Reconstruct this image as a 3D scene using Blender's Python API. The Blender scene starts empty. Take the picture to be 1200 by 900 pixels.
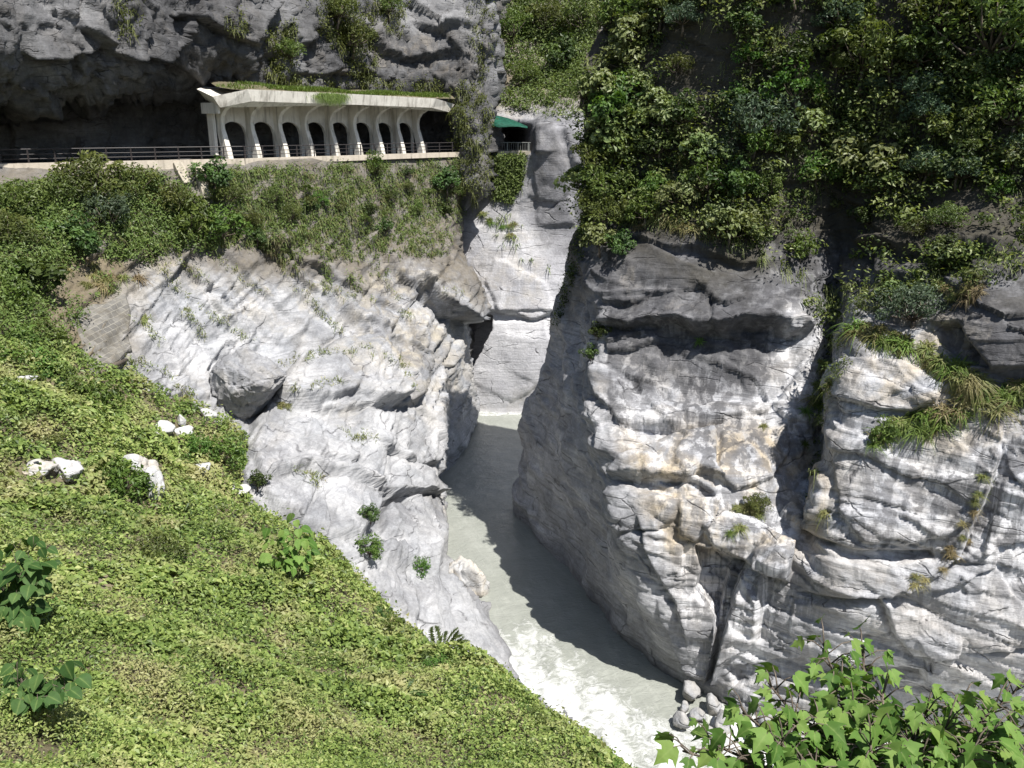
import bpy, math, random, numpy as np
from mathutils import Vector, Matrix
R=math.radians
rng=np.random.default_rng(7); random.seed(7)
scene=bpy.context.scene
COL=scene.collection

# ------------------------------------------------------------------ camera
CAMZ=33.0; PITCH=16.7; F=1000.0
sp,cp=math.sin(R(PITCH)),math.cos(R(PITCH))
def ray(px,py):
    u=(px-600)/F; v=(450-py)/F
    return np.array([u, cp+v*sp, -sp+v*cp])
def P(px,py,Y=None,z=None):
    d=ray(px,py)
    t=Y/d[1] if Y is not None else (z-CAMZ)/d[2]
    return np.array([0,0,CAMZ])+d*t
def proj(p):
    p=np.asarray(p,float); x=p[...,0]; y=p[...,1]; z=p[...,2]-CAMZ
    d=y*cp-z*sp; u=x/d; v=(y*sp+z*cp)/d
    return 600+u*F, 450-v*F, d
cam=bpy.data.cameras.new('camera'); cam.sensor_width=36; cam.lens=30; cam.clip_end=2000; cam.clip_start=.1
camo=bpy.data.objects.new('camera',cam); COL.objects.link(camo)
camo.location=(0,0,CAMZ); camo.rotation_euler=(R(90-PITCH),0,0); scene.camera=camo

# ------------------------------------------------------------------ noise
def _h(i,j,k,s):
    n=(i.astype(np.int64)*374761393+j.astype(np.int64)*668265263+k.astype(np.int64)*2147483647+s*1274126177)&0xffffffff
    n=((n^(n>>13))*1274126177)&0xffffffff
    n=((n^(n>>16))*2246822519)&0xffffffff
    return ((n^(n>>15))&0xffffff)/float(0x1000000)
def vnoise(p,s=0):
    f=np.floor(p); i=f.astype(np.int64); w=p-f; w=w*w*w*(w*(w*6-15)+10)
    out=0
    for a in (0,1):
        for b in (0,1):
            for c in (0,1):
                wt=(w[:,0] if a else 1-w[:,0])*(w[:,1] if b else 1-w[:,1])*(w[:,2] if c else 1-w[:,2])
                out=out+wt*_h(i[:,0]+a,i[:,1]+b,i[:,2]+c,s)
    return out*2-1
def fbm(p,oct=4,s=0,gain=.5):
    o=0;a=1;t=0
    for k in range(oct):
        o=o+a*vnoise(p*2.03**k+17.3*k,s+k); t+=a; a*=gain
    return o/t
def ridged(p,oct=4,s=0):
    o=0;a=1;t=0
    for k in range(oct):
        o=o+a*(1-2*np.abs(vnoise(p*2.03**k+17.3*k,s+k))); t+=a; a*=.5
    return o/t
def facet(p,s=0,tilt=.5):
    """planar fractured facets: nearest-cell blocks, each a tilted plane"""
    f=np.floor(p).astype(np.int64); best=np.full(len(p),1e9); out=np.zeros(len(p))
    for a in (-1,0,1):
        for b in (-1,0,1):
            for c in (-1,0,1):
                i=f[:,0]+a; j=f[:,1]+b; k=f[:,2]+c
                cx=i+_h(i,j,k,s); cy=j+_h(i,j,k,s+1); cz=k+_h(i,j,k,s+2)
                dx=p[:,0]-cx; dy=p[:,1]-cy; dz=p[:,2]-cz
                d=dx*dx+dy*dy+dz*dz
                val=(_h(i,j,k,s+3)-.5)+tilt*(dx*(_h(i,j,k,s+4)-.5)+dy*(_h(i,j,k,s+5)-.5)+dz*(_h(i,j,k,s+6)-.5))*2
                m=d<best; best=np.where(m,d,best); out=np.where(m,val,out)
    return out
def smooth(a,b,x):
    t=np.clip((x-a)/(b-a),0,1); return t*t*(3-2*t)

# ------------------------------------------------------------------ mesh helpers
def tag(o,label=None,cat=None,group=None,kind=None):
    if label: o['label']=label
    if cat: o['category']=cat
    if group: o['group']=group
    if kind: o['kind']=kind
    return o
def link(name,me,parent=None):
    o=bpy.data.objects.new(name,me); COL.objects.link(o)
    if parent is not None: o.parent=parent
    return o
def mesh_np(name,V,Fc,mat,attrs=None,smoothf=True):
    """V (n,3); Fc (m,k) one polygon size"""
    V=np.ascontiguousarray(V,np.float32); Fc=np.ascontiguousarray(Fc,np.int32)
    me=bpy.data.meshes.new(name); me.vertices.add(len(V)); me.vertices.foreach_set('co',V.ravel())
    k=Fc.shape[1]; me.loops.add(Fc.size); me.loops.foreach_set('vertex_index',Fc.ravel())
    me.polygons.add(len(Fc)); me.polygons.foreach_set('loop_start',np.arange(0,Fc.size,k,dtype=np.int32))
    me.polygons.foreach_set('use_smooth',np.full(len(Fc),smoothf))
    for n,a in (attrs or {}).items():
        at=me.attributes.new(n,'FLOAT','POINT'); at.data.foreach_set('value',np.ascontiguousarray(a,np.float32))
    me.update(calc_edges=True); me.validate()
    if mat: me.materials.append(mat)
    return me
class MB:
    """collects boxes, tubes and loose polygons into one mesh"""
    def __init__(s): s.v=[]; s.f=[]
    def add(s,vs,fs):
        o=len(s.v); s.v+= [tuple(v) for v in vs]; s.f+=[tuple(i+o for i in f) for f in fs]
    def box(s,c,ax,ay,az):
        c,ax,ay,az=[np.asarray(q,float) for q in (c,ax,ay,az)]
        vs=[c+i*ax+j*ay+k*az for i in (-1,1) for j in (-1,1) for k in (-1,1)]
        s.add(vs,[(0,1,3,2),(4,6,7,5),(0,4,5,1),(2,3,7,6),(0,2,6,4),(1,5,7,3)])
    def tube(s,pts,rad,n=6):
        pts=[np.asarray(p,float) for p in pts]
        if not hasattr(rad,'__len__'): rad=[rad]*len(pts)
        vs=[];fs=[]
        for i,p in enumerate(pts):
            t=pts[min(i+1,len(pts)-1)]-pts[max(i-1,0)]; t=t/(np.linalg.norm(t)+1e-9)
            a=np.cross(t,[0,0,1] if abs(t[2])<.9 else [1,0,0]); a/=np.linalg.norm(a); b=np.cross(t,a)
            for k in range(n):
                q=2*math.pi*k/n; vs.append(p+rad[i]*(math.cos(q)*a+math.sin(q)*b))
        for i in range(len(pts)-1):
            for k in range(n):
                fs.append((i*n+k,i*n+(k+1)%n,(i+1)*n+(k+1)%n,(i+1)*n+k))
        fs.append(tuple(range(n))[::-1]); fs.append(tuple((len(pts)-1)*n+k for k in range(n)))
        s.add(vs,fs)
    def mesh(s,name,mat,smoothf=False):
        me=bpy.data.meshes.new(name); me.from_pydata(s.v,[],s.f)
        if smoothf:
            for p in me.polygons: p.use_smooth=True
        me.materials.append(mat); me.update(); return me
    def build(s,name,mat,parent=None,smoothf=False,bevel=0):
        o=link(name,s.mesh(name,mat,smoothf),parent)
        if bevel:
            m=o.modifiers.new('bevel','BEVEL'); m.width=bevel; m.segments=2
        return o

# ------------------------------------------------------------------ materials
def newmat(name):
    m=bpy.data.materials.new(name); m.use_nodes=True; nt=m.node_tree; nt.nodes.clear()
    return m,nt,nt.nodes,nt.links
def N(nt,t,**k):
    n=nt.nodes.new(t)
    for a,b in k.items():
        if a=='ins':
            for q,v in b.items(): n.inputs[q].default_value=v
        else: setattr(n,a,b)
    return n
class G:
    """tiny node-graph helper"""
    def __init__(s,name):
        s.m,s.nt,_,s.l=newmat(name)
        s.tc=N(s.nt,'ShaderNodeTexCoord')
    def coord(s,scale=(1,1,1),rot=(0,0,0),src=None):
        mp=N(s.nt,'ShaderNodeMapping'); mp.inputs['Scale'].default_value=scale; mp.inputs['Rotation'].default_value=rot
        s.l.new(src or s.tc.outputs['Object'],mp.inputs['Vector']); return mp.outputs['Vector']
    def noise(s,vec,scale,detail=6,rough=.55,dist=0):
        n=N(s.nt,'ShaderNodeTexNoise'); n.inputs['Scale'].default_value=scale; n.inputs['Detail'].default_value=detail
        n.inputs['Roughness'].default_value=rough; n.inputs['Distortion'].default_value=dist
        s.l.new(vec,n.inputs['Vector']); return n.outputs['Fac']
    def ramp(s,fac,stops,interp='LINEAR'):
        r=N(s.nt,'ShaderNodeValToRGB'); cr=r.color_ramp; cr.interpolation=interp
        while len(cr.elements)<len(stops): cr.elements.new(.5)
        for e,(p,c) in zip(cr.elements,stops):
            e.position=p; e.color=(c,c,c,1) if not hasattr(c,'__len__') else (*c,1)
        s.l.new(fac,r.inputs['Fac']); return r.outputs['Color']
    def mix(s,fac,a,b,mode='MIX'):
        n=N(s.nt,'ShaderNodeMix',data_type='RGBA',blend_type=mode)
        for q,v in ((0,fac),(6,a),(7,b)):
            if hasattr(v,'is_linked') or hasattr(v,'links'): s.l.new(v,n.inputs[q])
            else: n.inputs[q].default_value=v if q==0 else (*v,1)
        return n.outputs[2]
    def math(s,op,a,b=0,clamp=False):
        n=N(s.nt,'ShaderNodeMath',operation=op,use_clamp=clamp)
        for q,v in ((0,a),(1,b)):
            if hasattr(v,'links'): s.l.new(v,n.inputs[q])
            else: n.inputs[q].default_value=v
        return n.outputs[0]
    def attr(s,name):
        n=N(s.nt,'ShaderNodeAttribute',attribute_name=name); return n.outputs['Fac']
    def out(s,col,rough=.8,bump=None,bstr=.3,bdist=.1,spec=.3,trans=None,extra=None):
        b=N(s.nt,'ShaderNodeBsdfPrincipled')
        if hasattr(col,'links'): s.l.new(col,b.inputs['Base Color'])
        else: b.inputs['Base Color'].default_value=(*col,1)
        if hasattr(rough,'links'): s.l.new(rough,b.inputs['Roughness'])
        else: b.inputs['Roughness'].default_value=rough
        b.inputs['Specular IOR Level'].default_value=spec
        if bump is not None:
            bp=N(s.nt,'ShaderNodeBump'); bp.inputs['Strength'].default_value=bstr; bp.inputs['Distance'].default_value=bdist
            s.l.new(bump,bp.inputs['Height']); s.l.new(bp.outputs['Normal'],b.inputs['Normal'])
        sh=b.outputs[0]
        if trans:
            t=N(s.nt,'ShaderNodeBsdfTranslucent'); 
            if hasattr(col,'links'):
                cc=s.mix(1.0,col,(1.25,1.25,.55),'MULTIPLY'); s.l.new(cc,t.inputs['Color'])
            mx=N(s.nt,'ShaderNodeMixShader'); mx.inputs[0].default_value=trans
            s.l.new(sh,mx.inputs[1]); s.l.new(t.outputs[0],mx.inputs[2]); sh=mx.outputs[0]
        o=N(s.nt,'ShaderNodeOutputMaterial'); s.l.new(sh,o.inputs['Surface']); s.bsdf=b
        return s.m

def rock_mat(name,light,mid,dark,tan,tilt=(0,0,0),strata=1.0,crackscale=.35,stain=1.0,bstr=.6,soil=(.15,.125,.085)):
    g=G(name); oc=g.coord()
    n1=g.noise(oc,.22,6,.62,.6)
    col=g.mix(g.ramp(n1,[(.36,0),(.64,1)]),mid,light)
    # fine bedding
    sc=g.coord((.10,.10,1.5),tilt); st=g.noise(sc,1.6,6,.62,1.2)
    stv=g.ramp(st,[(.36,0),(.47,1),(.53,1),(.60,.45),(.66,1)])
    col=g.mix(g.math('MULTIPLY',g.math('SUBTRACT',1,stv),.55*strata),col,dark)
    # broad grey beds
    bd=g.ramp(g.noise(g.coord((.16,.16,.9),tilt),.55,5,.6,.9),[(.40,0),(.58,1)])
    col=g.mix(g.math('MULTIPLY',bd,.6*strata),col,tuple(.62*q for q in mid))
    # tan weathering, where the sheet says so
    tn=g.ramp(g.noise(oc,.33,5,.6,1.0),[(.42,0),(.62,1)])
    col=g.mix(g.math('MULTIPLY',tn,g.attr('tan')),col,tan)
    # vertical run-off stains
    vs=g.coord((1.5,1.5,.06)); vn=g.noise(vs,1.0,5,.65,.2)
    sv=g.math('MULTIPLY',g.ramp(vn,[(.44,0),(.53,1)]),g.math('MULTIPLY',g.attr('stain'),stain),True)
    col=g.mix(g.math('MULTIPLY',sv,.88),col,dark)
    # dark skin, where the sheet says so: weathering, and shade painted in
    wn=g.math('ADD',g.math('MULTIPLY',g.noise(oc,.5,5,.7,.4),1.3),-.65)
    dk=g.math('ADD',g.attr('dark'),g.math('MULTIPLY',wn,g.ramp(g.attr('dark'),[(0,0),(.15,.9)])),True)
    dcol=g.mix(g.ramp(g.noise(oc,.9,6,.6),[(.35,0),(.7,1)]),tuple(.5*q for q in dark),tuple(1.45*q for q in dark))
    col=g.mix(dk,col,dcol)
    # earth and dead leaves lying on it; on the right cliff also painted gap shade
    sn=g.math('ADD',g.attr('soil'),g.math('MULTIPLY',wn,g.ramp(g.attr('soil'),[(0,0),(.2,.8)])),True)
    col=g.mix(sn,col,g.mix(g.noise(oc,1.3,5,.7),tuple(.45*q for q in soil),tuple(1.6*q for q in soil)))
    # speckle
    sp_=g.noise(oc,5,3,.7); col=g.mix(.35,col,g.ramp(sp_,[(.3,.25),(.7,1)]),'MULTIPLY')
    # joints
    wv=N(g.nt,'ShaderNodeVectorMath',operation='ADD'); 
    ns=N(g.nt,'ShaderNodeTexNoise'); ns.inputs['Scale'].default_value=.5; ns.inputs['Detail'].default_value=4
    g.l.new(oc,ns.inputs['Vector']); vm=N(g.nt,'ShaderNodeVectorMath',operation='SCALE'); vm.inputs['Scale'].default_value=1.1
    g.l.new(ns.outputs['Color'],vm.inputs[0]); g.l.new(g.coord((.5,.5,1.9),tilt),wv.inputs[0]); g.l.new(vm.outputs[0],wv.inputs[1])
    vo=N(g.nt,'ShaderNodeTexVoronoi',feature='DISTANCE_TO_EDGE'); vo.inputs['Scale'].default_value=crackscale
    g.l.new(wv.outputs[0],vo.inputs['Vector'])
    ck=g.ramp(vo.outputs['Distance'],[(0,0),(.02,1)])
    ckm=g.math('MULTIPLY',g.math('SUBTRACT',1,ck),g.ramp(g.noise(oc,.7,3),[(.45,0),(.6,1)]))
    col=g.mix(g.math('MULTIPLY',ckm,.75),col,tuple(.5*q for q in dark))
    # bump
    hb=g.math('ADD',g.math('MULTIPLY',g.noise(oc,3.6,6,.7,.2),.7),g.math('MULTIPLY',st,.9*strata))
    hb=g.math('SUBTRACT',hb,g.math('MULTIPLY',ckm,.9))
    return g.out(col,.85,hb,bstr,.17,.25)

M={}
M['marble']=rock_mat('marble',(.72,.72,.735),(.48,.49,.52),(.08,.08,.086),(.47,.40,.30),(0.05,-.10,0),soil=(.055,.05,.038))
M['marble_bank']=rock_mat('marble_bank',(.54,.54,.55),(.31,.32,.34),(.11,.11,.12),(.42,.37,.28),(.25,.35,0),strata=.8,crackscale=.28,stain=.6)
M['white_rock']=rock_mat('white_rock',(.60,.60,.60),(.42,.42,.42),(.24,.24,.24),(.50,.42,.30),strata=.25,crackscale=1.2,stain=.3)
M['far_marble']=rock_mat('far_marble',(.62,.62,.64),(.46,.46,.49),(.13,.13,.14),(.42,.37,.28),(.15,.2,0),strata=.5,crackscale=.3,stain=.5)
M['grey_rock']=rock_mat('grey_rock',(.28,.28,.285),(.15,.15,.155),(.075,.075,.078),(.30,.25,.18),(.1,.25,0),strata=.5,crackscale=.8,bstr=1.0)
M['soil']=rock_mat('soil',(.20,.17,.11),(.11,.10,.06),(.05,.05,.03),(.22,.17,.10),strata=.2)

# ------------------------------------------------------------------ terrain sheets
def pchip(A,subs):
    """monotone cubic along axis 0, unit knots; subs = subdivisions per interval"""
    n=A.shape[0]; d=np.diff(A,axis=0); m=np.zeros_like(A)
    s=d[:-1]*d[1:]; den=np.where(np.abs(d[:-1]+d[1:])<1e-9,1,d[:-1]+d[1:])
    m[1:-1]=np.where(s>0,2*s/den,0); m[0]=d[0]; m[-1]=d[-1]
    m=.75*m+.25*np.concatenate([m[:1],(A[2:]-A[:-2])/2,m[-1:]])
    out=[]
    for i in range(n-1):
        k=subs[i]
        for j in range(k):
            t=j/k; t2=t*t; t3=t2*t
            out.append((2*t3-3*t2+1)*A[i]+(t3-2*t2+t)*m[i]+(-2*t3+3*t2)*A[i+1]+(t3-t2)*m[i+1])
    out.append(A[-1]); return np.array(out)
def lattice(nodes,step=2.4,maxsub=60):
    """nodes [row][col] of world points -> fine grid (ny,nx,3)"""
    A=np.array(nodes,float); px,py,_=proj(A)
    dr=np.hypot(np.diff(px,axis=0),np.diff(py,axis=0)).mean(1); dc=np.hypot(np.diff(px,axis=1),np.diff(py,axis=1)).mean(0)
    A=pchip(A,[int(min(maxsub,max(2,q/step))) for q in dr])
    A=np.swapaxes(pchip(np.swapaxes(A,0,1),[int(min(maxsub,max(3,q/step))) for q in dc]),0,1)
    return A
def grid_normals(A):
    n=np.cross(np.gradient(A,axis=1),np.gradient(A,axis=0)); n/=np.linalg.norm(n,axis=2,keepdims=True)+1e-9
    return n
def blur(a,k):
    for ax in (0,1):
        p=np.pad(a,[(k,k) if i==ax else (0,0) for i in range(a.ndim)],mode='edge'); c=np.cumsum(p,axis=ax)
        z=np.take(c,[0],axis=ax)*0; c=np.concatenate([z,c],axis=ax); n=a.shape[ax]
        a=(np.take(c,np.arange(2*k+1,2*k+1+n),axis=ax)-np.take(c,np.arange(0,n),axis=ax))/(2*k+1)
    return a
def ledges(px,py,feats):
    """sculpted ledges and joints: each a line, proud on its upper/left side and cut back on the other"""
    out=np.zeros_like(px)
    for pts,A,h1,h2 in feats:
        pts=np.array(pts,float); lo=pts.min(0)-4*max(h1,h2); hi=pts.max(0)+4*max(h1,h2)
        m=(px>lo[0])&(px<hi[0])&(py>lo[1])&(py<hi[1]); 
        if not m.any(): continue
        x=px[m]; y=py[m]; best=np.full(x.shape,1e9); sg=np.zeros_like(x); al=np.zeros_like(x)
        L=np.concatenate([[0],np.cumsum(np.hypot(*np.diff(pts,axis=0).T))])
        wob=4*np.sin(x*.06+y*.03)+1.5*np.sin(x*.17-y*.04+1)
        for (a,b,l0) in zip(pts[:-1],pts[1:],L):
            d=b-a; ll=np.hypot(*d); t=np.clip(((x-a[0])*d[0]+(y+wob-a[1])*d[1])/ll**2,0,1)
            ex=x-a[0]-t*d[0]; ey=y+wob-a[1]-t*d[1]; q=np.hypot(ex,ey); s=-(d[0]*ey-d[1]*ex)
            u=q<best; best=np.where(u,q,best); sg=np.where(u,np.sign(s),sg); al=np.where(u,l0+t*ll,al)
        end=smooth(0,22,al+3)*smooth(0,22,L[-1]-al+3)
        sd=sg*best; k=smooth(-2.2,2.2,sd); out[m]+=A*end*(k*np.exp(-best/h1)-(1-k)*np.exp(-best/h2))
    return out
def slabs(px,py,p,polys,wob=3.,soft=1.5):
    """fracture blocks: every outlined block stands proud (or back) as one tilted slab with broken edges"""
    out=np.zeros_like(px); wx=px+wob*fbm(p*.7,3,301); wy=py+wob*fbm(p*.7,3,302)
    for poly,A,gx_,gy_ in polys:
        q=np.array(poly,float); lo=q.min(0)-8; hi=q.max(0)+8; m=(px>lo[0])&(px<hi[0])&(py>lo[1])&(py<hi[1])
        if not m.any(): continue
        x=wx[m]; y=wy[m]; ins=np.zeros(x.shape,bool); d2=np.full(x.shape,1e9)
        for (x1,y1),(x2,y2) in zip(q,np.roll(q,-1,axis=0)):
            if y1!=y2: ins^=((y1>y)!=(y2>y))&(x<(x2-x1)*(y-y1)/(y2-y1)+x1)
            ll=(x2-x1)**2+(y2-y1)**2+1e-9; t=np.clip(((x-x1)*(x2-x1)+(y-y1)*(y2-y1))/ll,0,1)
            d2=np.minimum(d2,(x-x1-t*(x2-x1))**2+(y-y1-t*(y2-y1))**2)
        sd=np.sqrt(d2)*np.where(ins,1,-1); c=q.mean(0)
        out[m]+=smooth(-soft,soft,sd)*(A+gx_*(x-c[0])/100+gy_*(y-c[1])/100-.10*abs(A)*np.exp(-np.clip(sd,0,99)/4)*(A>0))
    return out
def sheet(name,A,mat,disp,attrs,kind='structure'):
    nrm=blur(grid_normals(A),3); nrm/=np.linalg.norm(nrm,axis=2,keepdims=True)+1e-9
    mid=A.reshape(-1,3); px,py,_=proj(A)
    d=disp(mid,px.ravel(),py.ravel(),nrm.reshape(-1,3)).reshape(A.shape[:2])
    B=A+nrm*d[...,None]
    ny,nx=A.shape[:2]; idx=np.arange(ny*nx).reshape(ny,nx)
    Fc=np.stack([idx[:-1,:-1],idx[:-1,1:],idx[1:,1:],idx[1:,:-1]],-1).reshape(-1,4)
    V=B.reshape(-1,3); px,py,_=proj(V)
    at=attrs(V,px,py,nrm.reshape(-1,3)) if attrs else {}
    me=mesh_np(name,V,Fc,mat,at); o=link(name,me); o['kind']=kind
    return o

# ---- right cliff
def col(*a): return [P(x,y,Y=Yv) if Yv>0 else P(x,y,z=-Yv) for (x,y,Yv) in a]
def Rcliff():
    W=-.001
    c=[]
    zs=[0,4,9,14,18,22,26,31,38,45,47.5]
    c.append([np.array([46+.10*z,59,z]) for z in zs])  # unseen back of the cliff, kept thin so sun reaches the far wall
    c.append([np.array([10+.16*z,73.5-.03*z,z]) for z in zs])
    c.append(col((608,595,W),(609,560,70.5),(617,505,69),(636,445,67),(650,385,66.5),(665,330,66),(680,280,66),(690,200,66.5),(688,90,68),(770,-50,73),(800,-80,75)))  # unseen top rows swung back to let sun pass over the nose
    c.append(col((690,690,W),(668,600,60),(648,530,63),(657,460,62.5),(670,395,63),(681,335,63.5),(693,283,64),(704,200,65),(708,90,67),(774,-50,72),(806,-80,74)))
    c.append(col((760,768,W),(718,645,51.5),(692,560,53.5),(677,480,57),(684,400,59.5),(693,335,61),(706,285,62),(722,200,64),(728,90,66.5),(780,-50,71),(815,-80,73)))
    c.append(col((802,803,W),(775,735,45),(742,640,46.5),(714,560,49),(702,470,54),(702,400,57),(714,320,59.5),(742,240,62),(752,110,64.5),(792,-50,69),(828,-80,71)))
    c.append(col((840,820,W),(825,740,44),(815,650,45),(800,560,47),(800,475,51.5),(800,390,54.5),(800,310,57),(810,235,60),(820,110,62.5),(820,-60,65),(820,-115,68)))
    c.append(col((880,840,W),(875,745,43),(880,650,44.5),(888,560,47),(890,475,50.5),(890,390,53),(890,310,56),(890,240,58.5),(890,110,61),(890,-60,63),(890,-115,66)))
    c.append(col((920,845,W),(915,750,42),(917,650,43.5),(932,560,47.5),(937,475,50.5),(942,390,53),(942,310,56.5),(940,240,58),(940,110,60),(940,-60,62),(940,-115,65)))
    c.append(col((960,850,W),(950,760,41.3),(947,655,43),(955,575,47.6),(965,490,51.),(975,400,54.8),(985,310,58),(990,240,58.5),(990,110,60),(990,-60,61.5),(990,-190,64)))
    c.append(col((1000,860,W),(990,765,40.5),(975,655,41.5),(972,570,43.5),(982,480,45),(995,415,46.5),(1010,330,53),(1030,240,56),(1030,110,58.5),(1030,-60,60.5),(1030,-190,63)))
    c.append(col((1080,865,W),(1080,775,39.3),(1080,660,40),(1080,560,41.5),(1080,470,43),(1080,400,45),(1080,335,48.5),(1090,240,54),(1090,110,57),(1090,-60,59),(1090,-190,61)))
    c.append(col((1150,870,W),(1150,780,38.3),(1150,660,39),(1150,560,40),(1150,470,41.5),(1150,400,42.5),(1150,345,44),(1160,240,51.5),(1160,110,55),(1160,-60,57),(1160,-190,59)))
    c.append(col((1250,880,W),(1250,780,37),(1250,660,38),(1250,560,38.5),(1250,470,40),(1250,400,41),(1250,340,43),(1250,240,49.5),(1250,110,53),(1250,-60,55),(1250,-190,57)))
    c.append(col((1480,900,W),(1480,780,34),(1480,660,35),(1480,560,36),(1480,470,37),(1480,400,38),(1480,340,41),(1480,240,46),(1480,110,49),(1480,-60,51),(1480,-190,53)))
    c=[[q[0]+np.array([0,0,-4.])]+q for q in c]
    nodes=list(map(list,zip(*c)))      # rows bottom -> top
    return lattice(nodes,step=1.9)
LED=[([(700,378),(770,381),(850,382),(950,386)],.85,26,45),
 ([(860,655),(850,690),(838,735),(826,800)],.5,26,30),
 ([(900,655),(893,700),(886,760)],-.45,14,18),
 ([(748,600),(760,650),(790,700),(805,760)],.3,14,14),
 ([(690,285),(760,280),(830,300),(900,310)],.4,24,14),
 ([(1000,285),(1080,300),(1200,292)],.8,18,16),
 ([(1178,520),(1150,590),(1125,650),(1060,690),(1030,705)],-.4,12,10)]
SLAB=[([(690,285),(760,280),(790,300),(840,322),(830,335),(760,345),(712,350),(690,340)],.3,0,-.3),
 ([(712,345),(745,339),(768,341),(758,352),(735,360),(712,358)],.5,0,.5),
 ([(705,372),(760,375),(832,348),(832,380),(770,384),(715,400),(705,395)],.3,.2,.5),
 ([(834,342),(930,362),(950,384),(834,382)],.6,0,.8),
 ([(710,398),(738,386),(765,386),(770,395),(740,408),(712,411)],.5,0,.4),
 ([(770,388),(950,390),(945,420),(915,470),(860,466),(800,468),(770,458)],-.45,0,-.5),
 ([(697,433),(710,425),(725,445),(745,460),(800,478),(803,485),(800,492),(770,495),(725,497),(715,480),(700,465)],.45,-.3,.3),
 ([(803,476),(850,470),(905,472),(900,482),(850,486),(805,490)],.35,0,.3),
 ([(725,499),(800,495),(850,490),(830,498),(760,504)],-.6,0,0),
 ([(712,550),(740,530),(790,505),(838,500),(842,525),(838,545),(845,560),(818,552),(805,560),(770,558),(740,557),(712,556)],.7,.2,.8),
 ([(845,505),(920,498),(925,530),(905,560),(860,575),(842,560),(845,530)],.4,-.3,.5),
 ([(715,562),(770,561),(815,562),(840,580),(800,585),(750,573)],-.5,0,0),
 ([(708,572),(745,575),(800,588),(790,610),(770,620),(730,620),(712,600)],.3,0,.4),
 ([(797,585),(845,582),(840,600),(815,635),(797,628)],.55,.4,.3),
 ([(730,625),(775,621),(800,640),(802,680),(775,690),(755,660),(735,640)],.3,0,-.4),
 ([(770,695),(800,690),(840,715),(838,745),(828,798),(805,790),(790,755),(775,725)],.3,.2,.3),
 ([(815,640),(873,657),(862,690),(848,740),(833,800),(826,800),(840,740),(836,715),(815,690),(822,670)],-1.2,0,0),
 ([(876,660),(905,670),(895,700),(888,740),(880,760),(850,775),(835,800),(848,750),(862,700)],.3,-.4,0),
 ([(820,615),(850,600),(880,605),(930,640),(925,680),(905,675),(870,655),(835,640)],.8,.2,.6),
 ([(890,645),(925,645),(925,665),(912,678),(892,665)],.5,0,.5),
 ([(972,430),(1000,420),(1060,425),(1105,450),(1100,470),(1070,480),(1030,480),(990,470),(972,455)],.45,0,.6),
 ([(972,484),(1010,486),(1060,494),(1090,484),(1180,474),(1165,560),(1150,600),(1110,625),(1060,638),(1010,634),(985,600),(978,540)],.35,.1,.25),
 ([(915,600),(935,575),(965,540),(975,570),(970,600),(960,625),(930,620)],.65,.5,.5),
 ([(955,628),(1000,643),(1090,647),(1095,654),(1030,658),(985,652)],-.65,0,0),
 ([(925,642),(985,656),(1095,656),(1170,642),(1165,665),(1110,685),(1040,695),(1000,697),(960,680),(930,660)],.4,0,.5),
 ([(930,692),(990,700),(1035,700),(1025,706),(960,706)],-.35,0,0),
 ([(930,707),(1025,704),(1040,740),(1060,765),(1000,778),(940,770),(925,740)],.22,0,-.2),
 ([(1032,700),(1060,685),(1110,665),(1165,660),(1180,690),(1210,715),(1210,758),(1085,767),(1070,765),(1045,735)],.5,-.2,.3),
 ([(1085,772),(1120,765),(1210,763),(1210,840),(1100,835),(1085,800)],.3,0,-.3),
 ([(1098,380),(1118,376),(1140,400),(1158,432),(1120,425),(1095,396)],-.9,0,0),
 ([(1130,375),(1160,355),(1230,350),(1230,430),(1160,432),(1140,405)],.6,.1,.5),
 ([(850,782),(940,774),(1000,786),(1080,784),(1080,800),(940,802),(860,802)],-.6,0,0),
 ([(1178,560),(1230,540),(1230,630),(1172,640),(1150,650),(1165,600)],.3,0,.3),
 ([(705,505),(722,500),(735,515),(715,535),(702,530)],.4,0,0),([(690,470),(712,468),(718,490),(700,500),(688,490)],.35,0,0),
 ([(1020,290),(1090,300),(1085,330),(1030,325)],.5,0,.5),([(1130,285),(1200,290),(1200,320),(1140,318)],.6,0,.5)]
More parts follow.
